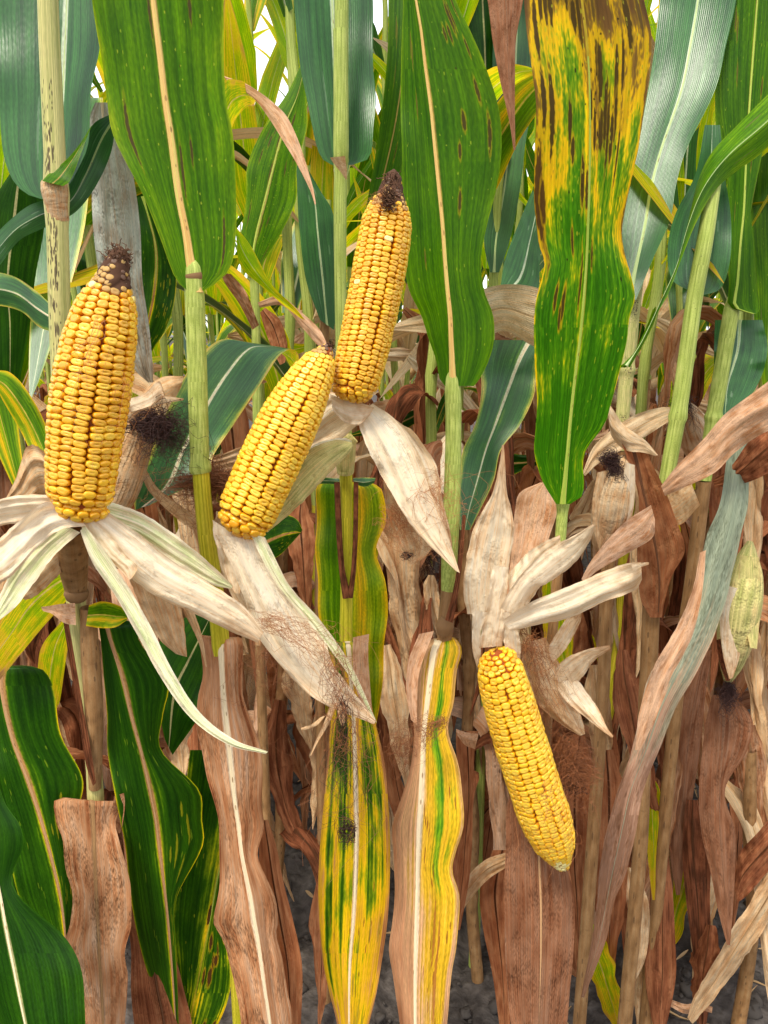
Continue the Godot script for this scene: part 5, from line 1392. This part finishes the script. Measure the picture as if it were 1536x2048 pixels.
# ------------------------------------------------------------------ the plants at the right, a step further off
func build_right_side() -> void:
	var rr := RandomNumberGenerator.new()
	rr.seed = 106
	begin(1290, 1.0, "maize plant with a thick slanting stalk under the curled green leaf")
	stem("stalk", mats.stalk_yellow, [[1438, 318, 12, 1.0], [1428, 365, 14, 0.995], [1410, 480, 16, 0.98], [1390, 590, 16, 0.98], [1372, 720, 16, 0.98], [1357, 825, 16, 0.98], [1338, 930, 15, 0.98], [1318, 1050, 14, 0.98], [1305, 1200, 13, 0.99]], {"knots": [[1357, 830, 0.98]]}).material_override = mats.stalk_green
	stem("lower_stalk", mats.stalk_brown, [[1303, 1195, 17, 0.985], [1298, 1320, 17, 0.99], [1288, 1500, 15, 1.0], [1280, 1700, 14, 1.0]], {"ground": true, "knots": [[1302, 1200, 0.985]]})
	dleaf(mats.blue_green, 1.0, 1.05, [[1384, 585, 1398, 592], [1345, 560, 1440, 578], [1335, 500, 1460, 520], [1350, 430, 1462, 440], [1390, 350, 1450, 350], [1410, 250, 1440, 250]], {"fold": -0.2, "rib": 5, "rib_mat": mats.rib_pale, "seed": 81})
	# curled green ribbon from the right edge down to the stalk left of it
	dleaf(mats.green_plain, 0.92, 1.0, [[1260, 735, 1246, 728], [1300, 660, 1268, 705], [1350, 540, 1300, 650], [1372, 470, 1335, 590], [1392, 375, 1362, 520], [1420, 310, 1395, 440], [1470, 255, 1440, 370], [1545, 180, 1530, 300], [1640, 90, 1630, 190]], {"fold": 0.5, "rib": 4, "rib_mat": mats.rib_pale, "seed": 82, "roll": -0.5})
	# the backlit orange blade with a dark rib and its pale top
	vleaf(mats.rust_dry, 0.95, 0.97, [[870, 1238, 1256, 1275], [920, 1255, 1272, 1300], [980, 1275, 1285, 1330], [1040, 1278, 1300, 1352], [1100, 1274, 1312, 1370], [1150, 1276, 1318, 1345], [1200, 1282, 1318, 1330], [1235, 1300, 1316, 1324]], {"fold": -0.15, "ruf": 0.14, "crumple": 0.09, "rib": 10, "rib_mat": mats.rib_dark, "seed": 83})
	dleaf(mats.tan_pale, 0.93, 0.95, [[1212, 800, 1216, 830], [1222, 812, 1222, 870], [1248, 850, 1250, 900], [1290, 880, 1285, 905], [1316, 910, 1312, 912]], {"fold": 0.3, "nv": 28, "ruf": 0.15, "crumple": 0.14})
	dleaf(mats.tan_pale, 0.99, 1.0, [[1165, 945, 1170, 952], [1190, 890, 1200, 925], [1260, 835, 1280, 880], [1320, 815, 1335, 845], [1360, 815, 1365, 830]], {"ruf": 0.15, "crumple": 0.14})
	dleaf(mats.pink_light, 0.93, 0.88, [[1302, 1010, 1310, 1040], [1255, 1040, 1305, 1075], [1215, 1080, 1258, 1105], [1180, 1125, 1195, 1142], [1163, 1158, 1168, 1164]], {"ruf": 0.15, "crumple": 0.10})
	var e := stem("wrapped_ear", mats.husk_tan, [[1245, 915, 8, 0.96], [1240, 940, 24, 0.95], [1228, 985, 36, 0.94], [1218, 1040, 36, 0.94], [1208, 1085, 24, 0.95], [1204, 1105, 10, 0.96]], {"n": 30, "vs": 1.0})
	tag(e, "small tan ear still wrapped, dark silk at its upper end")
	dleaf(mats.husk_tip, 0.925, 0.92, [[1252, 925, 1270, 930], [1240, 980, 1270, 985], [1225, 1040, 1262, 1040], [1205, 1085, 1240, 1085], [1200, 1102, 1208, 1102]], {"of": e, "fold": 0.2, "nv": 28}, "husk")
	dleaf(mats.husk_tan, 0.93, 0.925, [[1195, 945, 1215, 940], [1185, 1000, 1215, 1000], [1188, 1060, 1212, 1060], [1198, 1098, 1206, 1098]], {"of": e, "fold": 0.2, "nv": 24}, "husk")
	silk(e, mats.silk_dark, wad(1222, 918, 0.935, 20, 22, 200, rr) + tress([[1222, 925, 0.935], [1232, 950, 0.93], [1226, 970, 0.93]], 68, 0.005, 0.012, rr), 0.0004)

	begin(1215, 1.08, "maize plant with a mould-specked stalk and a broad white-shining leaf, right of the spotted leaf")
	stem("stalk", mats.stalk_mould, [[1275, 560, 12, 1.05], [1263, 650, 14, 1.05], [1248, 800, 14, 1.05], [1238, 900, 13, 1.05], [1215, 1150, 13, 1.07], [1205, 1400, 13, 1.07]], {"ground": true, "knots": [[1252, 740, 1.05]]})
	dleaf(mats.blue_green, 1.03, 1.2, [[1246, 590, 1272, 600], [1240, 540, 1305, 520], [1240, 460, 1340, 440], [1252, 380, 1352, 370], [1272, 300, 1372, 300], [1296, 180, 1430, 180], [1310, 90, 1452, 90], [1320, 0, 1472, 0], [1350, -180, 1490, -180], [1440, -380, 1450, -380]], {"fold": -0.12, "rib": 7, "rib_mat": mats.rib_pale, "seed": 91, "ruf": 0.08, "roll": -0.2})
	dleaf(mats.green_plain, 1.02, 1.0, [[1236, 735, 1252, 735], [1262, 715, 1280, 700], [1290, 660, 1310, 640], [1305, 620, 1312, 612]], {"fold": 0.3, "nv": 20})

	begin(1400, 1.12, "maize plant at the right with a long grey-green leaf twisting down to a tan tip")
	stem("stalk", mats.stalk_green, [[1470, 590, 12, 1.105], [1463, 620, 15, 1.1], [1445, 730, 15, 1.1], [1428, 830, 15, 1.1], [1408, 960, 14, 1.1], [1385, 1150, 14, 1.12], [1360, 1330, 13, 1.13]], {"ground": true, "knots": [[1428, 835, 1.1]]})
	vleaf(mats.green_bright, 1.085, 1.2, [[628, 1505, 1508, 1513], [612, 1458, 1470, 1520], [570, 1458, 1475, 1514], [480, 1452, 1482, 1508], [420, 1450, 1488, 1502], [330, 1456, 1492, 1520], [200, 1440, 1500, 1545], [0, 1442, 1515, 1570], [-200, 1450, 1530, 1580], [-350, 1520, 1540, 1550]], {"fold": 0.2, "rib": 5, "rib_mat": mats.rib_green, "seed": 95})
	vleaf(mats.blue_green, 1.13, 1.1, [[640, 1430, 1480, 1525], [700, 1428, 1475, 1535], [770, 1430, 1455, 1515], [830, 1440, 1450, 1470]], {"fold": -0.2, "rib": 6, "rib_mat": mats.rib_pale})
	vleaf(mats.grey_green, 0.93, 0.74, [[830, 1475, 1495, 1510], [880, 1462, 1486, 1508], [940, 1450, 1480, 1498], [1010, 1438, 1470, 1496], [1080, 1412, 1455, 1480], [1150, 1398, 1432, 1464], [1220, 1380, 1414, 1446], [1290, 1346, 1382, 1420], [1350, 1300, 1352, 1392], [1420, 1280, 1320, 1350], [1500, 1264, 1292, 1318], [1580, 1236, 1262, 1288], [1660, 1214, 1244, 1272], [1740, 1198, 1226, 1254], [1800, 1194, 1214, 1230], [1880, 1184, 1198, 1212], [1960, 1168, 1174, 1182], [1995, 1162, 1165, 1168]], {"fold": 0.12, "ruf": 0.18, "crumple": 0.09, "roll": 0.4, "roll2": -0.5, "seed": 96, "nv": 90, "jag": 0.04})
	dleaf(mats.pink_light, 0.80, 0.76, [[1400, 1105, 1412, 1100], [1385, 1180, 1405, 1180], [1350, 1260, 1385, 1270], [1310, 1330, 1345, 1350], [1280, 1420, 1310, 1440], [1270, 1500, 1280, 1500]], {"fold": -0.3, "ruf": 0.25, "crumple": 0.10, "jag": 0.05})
	# the broad pink dry blade from the right edge
	dleaf(mats.pink_light, 0.84, 0.90, [[1560, 745, 1570, 850], [1500, 790, 1520, 870], [1450, 828, 1470, 905], [1405, 880, 1430, 945], [1355, 930, 1375, 972], [1322, 972, 1330, 992]], {"fold": 0.15, "ruf": 0.16, "crumple": 0.14, "seed": 97})
	dleaf(mats.brown_dry, 0.88, 0.93, [[1560, 820, 1560, 930], [1500, 880, 1520, 955], [1460, 935, 1475, 970], [1425, 960, 1430, 975]], {"fold": 0.2, "ruf": 0.2, "crumple": 0.17, "seed": 98})
	dleaf(mats.husk_tan, 0.94, 0.98, [[1380, 960, 1400, 1010], [1340, 985, 1360, 1050], [1315, 1010, 1330, 1040]], {"fold": 0.2, "nv": 20})
	vleaf(mats.mauve_dry, 0.98, 0.92, [[1390, 1425, 1440, 1470], [1440, 1412, 1446, 1505], [1500, 1405, 1444, 1495], [1580, 1398, 1440, 1450], [1660, 1402, 1440, 1470], [1740, 1420, 1446, 1470], [1820, 1436, 1452, 1466], [1890, 1454, 1457, 1460]], {"fold": 0.15, "ruf": 0.2, "crumple": 0.14, "seed": 99})
	var e2 := stem("wrapped_ear", mats.husk_olive, [[1500, 1085, 6, 0.97], [1497, 1105, 16, 0.96], [1490, 1145, 33, 0.95], [1482, 1200, 40, 0.94], [1472, 1270, 36, 0.94], [1462, 1330, 22, 0.95], [1456, 1362, 8, 0.95]], {"n": 34, "vs": 1.0})
	tag(e2, "pale olive ear still wrapped, hanging down with black silk")
	dleaf(mats.husk_olive, 0.93, 0.91, [[1480, 1110, 1518, 1115], [1478, 1180, 1522, 1190], [1490, 1250, 1518, 1255], [1500, 1295, 1514, 1298]], {"of": e2, "fold": 0.2, "nv": 24}, "husk")
	dleaf(mats.husk_tip, 0.925, 0.915, [[1450, 1170, 1490, 1180], [1440, 1240, 1490, 1240], [1446, 1310, 1480, 1310], [1458, 1358, 1466, 1356]], {"of": e2, "fold": 0.2, "nv": 24}, "husk")
	dleaf(mats.brown_dark, 0.935, 0.93, [[1432, 1280, 1450, 1275], [1440, 1330, 1462, 1330], [1452, 1362, 1460, 1362]], {"of": e2, "fold": 0.2, "nv": 18}, "husk")
	silk(e2, mats.silk_dark, wad(1456, 1385, 0.94, 18, 28, 200, rr) + tress([[1456, 1370, 0.94], [1455, 1400, 0.94], [1462, 1425, 0.94]], 85, 0.005, 0.012, rr), 0.0004)

	begin(1520, 1.2, "dry maize plant at the lower right with crumpled tan leaves reaching the bare soil")
	stem("stalk", mats.stalk_brown, [[1500, 1500, 12, 1.2], [1500, 1700, 13, 1.2], [1505, 1850, 13, 1.2]], {"ground": true})
	dleaf(mats.brown_dry, 1.1, 1.12, [[1560, 1610, 1570, 1720], [1520, 1660, 1540, 1740], [1478, 1710, 1495, 1790], [1468, 1770, 1475, 1805]], {"fold": 0.2, "ruf": 0.2, "crumple": 0.12})
	dleaf(mats.tan_dry, 1.1, 1.12, [[1560, 1700, 1570, 1770], [1520, 1770, 1545, 1830], [1470, 1850, 1500, 1900], [1425, 1930, 1450, 1970], [1390, 1990, 1410, 2020], [1375, 2035, 1385, 2048]], {"fold": 0.2, "ruf": 0.3, "crumple": 0.2, "jag": 0.08})
	dleaf(mats.pink_light, 1.16, 1.12, [[1340, 1998, 1342, 2014], [1370, 2008, 1372, 2028], [1400, 2005, 1404, 2022], [1425, 2014, 1424, 2026]], {"fold": 0.3, "ruf": 0.3, "crumple": 0.2, "nv": 20})

	begin(1330, 1.3, "dry maize plant with a jointed yellow-brown cane standing behind the long grey-green leaf")
	stem("stalk", mats.stalk_brown, [[1375, 1300, 12, 1.25], [1358, 1450, 13, 1.25], [1345, 1560, 13, 1.25], [1334, 1680, 13, 1.25], [1328, 1820, 13, 1.25]], {"ground": true, "knots": [[1345, 1562, 1.25], [1328, 1825, 1.25]]}).material_override = mats.stalk_yellow
	stem("dead_sheath", mats.stalk_brown, [[1330, 1660, 20, 1.235], [1328, 1700, 20, 1.23], [1326, 1780, 19, 1.235], [1325, 1822, 17, 1.24]], {"n": 20})
	vleaf(mats.rib_yellow, 1.15, 1.1, [[1545, 1282, 1290, 1300], [1580, 1288, 1300, 1320], [1640, 1290, 1305, 1318], [1720, 1296, 1308, 1312], [1800, 1304, 1308, 1311]], {"fold": 0.3, "ruf": 0.15}).material_override = mats.lime_yellow
	vleaf(mats.brown_dry, 1.16, 1.1, [[1560, 1290, 1315, 1318], [1660, 1300, 1322, 1330], [1780, 1300, 1325, 1345], [1870, 1294, 1325, 1350], [1950, 1290, 1325, 1352], [2020, 1300, 1320, 1340], [2090, 1315, 1318, 1322]], {"fold": 0.25, "ruf": 0.25, "crumple": 0.12, "seed": 111})
	vleaf(mats.tan_dry, 1.1, 1.05, [[1735, 1250, 1258, 1266], [1800, 1252, 1272, 1296], [1870, 1266, 1280, 1298], [1920, 1255, 1275, 1290], [1960, 1250, 1262, 1272]], {"fold": 0.3, "ruf": 0.3, "crumple": 0.2, "seed": 112})
	vleaf(mats.brown_dark, 1.2, 1.15, [[1600, 1372, 1385, 1396], [1700, 1365, 1385, 1420], [1800, 1372, 1395, 1420], [1900, 1385, 1400, 1422], [2000, 1392, 1405, 1420], [2060, 1400, 1405, 1410]], {"fold": 0.3, "ruf": 0.3, "crumple": 0.2, "seed": 113})
	vleaf(mats.mauve_dry, 1.22, 1.2, [[1300, 1395, 1410, 1424], [1400, 1360, 1390, 1410], [1500, 1350, 1375, 1400], [1600, 1345, 1365, 1385], [1700, 1340, 1355, 1372], [1790, 1352, 1356, 1360]], {"fold": 0.3, "ruf": 0.2, "crumple": 0.12, "seed": 114})

	begin(1480, 1.45, "maize plant filling the upper right corner with dark broad leaves")
	stem("stalk", mats.stalk_green, [[1530, -100, 12, 1.4], [1505, 300, 14, 1.4], [1490, 700, 14, 1.4], [1470, 1100, 13, 1.42], [1450, 1500, 13, 1.42]], {"ground": true})
	vleaf(mats.green_deep, 1.38, 1.5, [[420, 1470, 1500, 1515], [330, 1440, 1505, 1550], [200, 1430, 1520, 1600], [50, 1440, 1535, 1620], [-100, 1460, 1545, 1610], [-280, 1540, 1555, 1570]], {"fold": 0.2, "rib": 6, "rib_mat": mats.rib_green, "seed": 121}).material_override = mats.green_plain
	vleaf(mats.green_plain, 1.36, 1.34, [[140, 1520, 1560, 1600], [300, 1490, 1545, 1600], [420, 1480, 1540, 1590], [560, 1500, 1540, 1580], [700, 1515, 1535, 1555], [800, 1530, 1534, 1540]], {"fold": 0.2, "seed": 122})

	# blades of plants between the first and second rows that cross the upper half
	begin(520, 1.16, "slim maize plant right of the broad lesioned leaf, dark leaf over a withered joint")
	stem("stalk", mats.stalk_green, [[508, 530, 8, 1.152], [508, 545, 9, 1.15], [512, 660, 9, 1.15], [516, 900, 10, 1.15], [520, 1300, 10, 1.16]], {"ground": true, "knots": [[508, 552, 1.15]]})
	vleaf(mats.green_lesion, 1.14, 1.2, [[548, 498, 507, 516], [520, 478, 505, 530], [470, 482, 512, 560], [400, 492, 530, 592], [330, 495, 548, 594], [250, 530, 570, 615], [190, 572, 595, 612], [120, 606, 612, 620]], {"fold": 0.12, "rib": 4, "rib_mat": mats.rib_green, "seed": 131})
	dleaf(mats.lime_yellow, 1.0, 1.1, [[445, 165, 452, 300], [462, 158, 468, 245], [490, 165, 492, 215], [515, 190, 508, 212]], {"fold": 0.3, "nv": 24, "ruf": 0.1}).material_override = mats.lime_yellow
	dleaf(mats.pink_light, 1.08, 1.0, [[448, 152, 460, 170], [500, 172, 505, 195], [565, 222, 540, 240], [590, 265, 565, 280], [610, 320, 592, 325], [626, 375, 620, 380], [632, 408, 630, 410]], {"fold": 0.2, "ruf": 0.12, "crumple": 0.10})
	dleaf(mats.lime, 1.0, 1.05, [[465, 445, 472, 470], [500, 490, 480, 530], [545, 570, 520, 570], [590, 615, 560, 605], [610, 640, 600, 636]], {"fold": 0.4, "seed": 133})
	dleaf(mats.brown_dry, 1.06, 1.1, [[440, 545, 462, 548], [452, 570, 490, 580], [480, 610, 510, 630], [505, 660, 518, 650]], {"fold": 0.3, "nv": 24, "ruf": 0.2, "crumple": 0.17}).material_override = mats.pink_dry
	dleaf(mats.pink_light, 1.1, 1.05, [[515, 605, 520, 615], [560, 592, 565, 612], [600, 622, 600, 650], [640, 660, 635, 690], [655, 690, 650, 695]], {"fold": 0.2, "ruf": 0.15, "crumple": 0.14})
	dleaf(mats.rust_dry, 1.12, 1.1, [[520, 625, 530, 615], [530, 660, 560, 640], [545, 700, 575, 690], [560, 730, 570, 725]], {"fold": 0.3, "nv": 24, "ruf": 0.2, "crumple": 0.17})

	begin(640, 1.3, "maize plant half hidden by the tall bare ear, with a white-shining blade beside it")
	stem("stalk", mats.stalk_green, [[655, 400, 7, 1.3], [650, 640, 9, 1.3], [640, 1000, 9, 1.3], [640, 1400, 10, 1.3]], {"ground": true})
	dleaf(mats.blue_green, 1.28, 1.3, [[640, 640, 668, 660], [612, 560, 680, 570], [598, 450, 672, 470], [594, 380, 664, 420], [590, 330, 640, 380], [575, 290, 600, 310]], {"fold": -0.1, "rib": 4, "rib_mat": mats.rib_pale, "seed": 141})
	vleaf(mats.lime_yellow, 1.4, 1.5, [[620, 600, 640, 650], [480, 612, 640, 668], [350, 620, 645, 668], [250, 628, 650, 660], [150, 640, 652, 660]], {"fold": 0.2})

	begin(960, 1.32, "maize plant with blue-green blades between the plain leaf and the spotted one")
	stem("stalk", mats.stalk_yellow, [[1010, 280, 8, 1.4], [998, 360, 9, 1.4], [988, 540, 9, 1.4], [980, 700, 9, 1.4], [970, 1000, 9, 1.4], [965, 1400, 10, 1.4]], {"ground": true}).material_override = mats.stalk_green
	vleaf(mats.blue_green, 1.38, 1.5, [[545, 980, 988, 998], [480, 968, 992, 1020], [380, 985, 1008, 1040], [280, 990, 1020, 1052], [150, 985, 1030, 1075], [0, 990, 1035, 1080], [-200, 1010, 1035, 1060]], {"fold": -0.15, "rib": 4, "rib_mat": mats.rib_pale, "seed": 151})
	dleaf(mats.blue_green, 1.1, 1.15, [[1000, 580, 1010, 600], [1010, 520, 1070, 590], [1040, 440, 1080, 520], [1065, 380, 1090, 420]], {"fold": 0.15, "seed": 152})
	vleaf(mats.mauve_dry, 1.0, 0.94, [[-60, 960, 1005, 1050], [0, 975, 1012, 1046], [80, 985, 1015, 1032], [160, 1000, 1018, 1030], [240, 1018, 1024, 1030], [300, 1027, 1029, 1031]], {"fold": 0.5, "ruf": 0.1, "seed": 153}).material_override = mats.mauve_dry
	vleaf(mats.green_deep, 1.45, 1.5, [[220, 960, 972, 985], [100, 935, 970, 1000], [0, 920, 965, 1010], [-150, 940, 960, 990]], {"fold": 0.2})
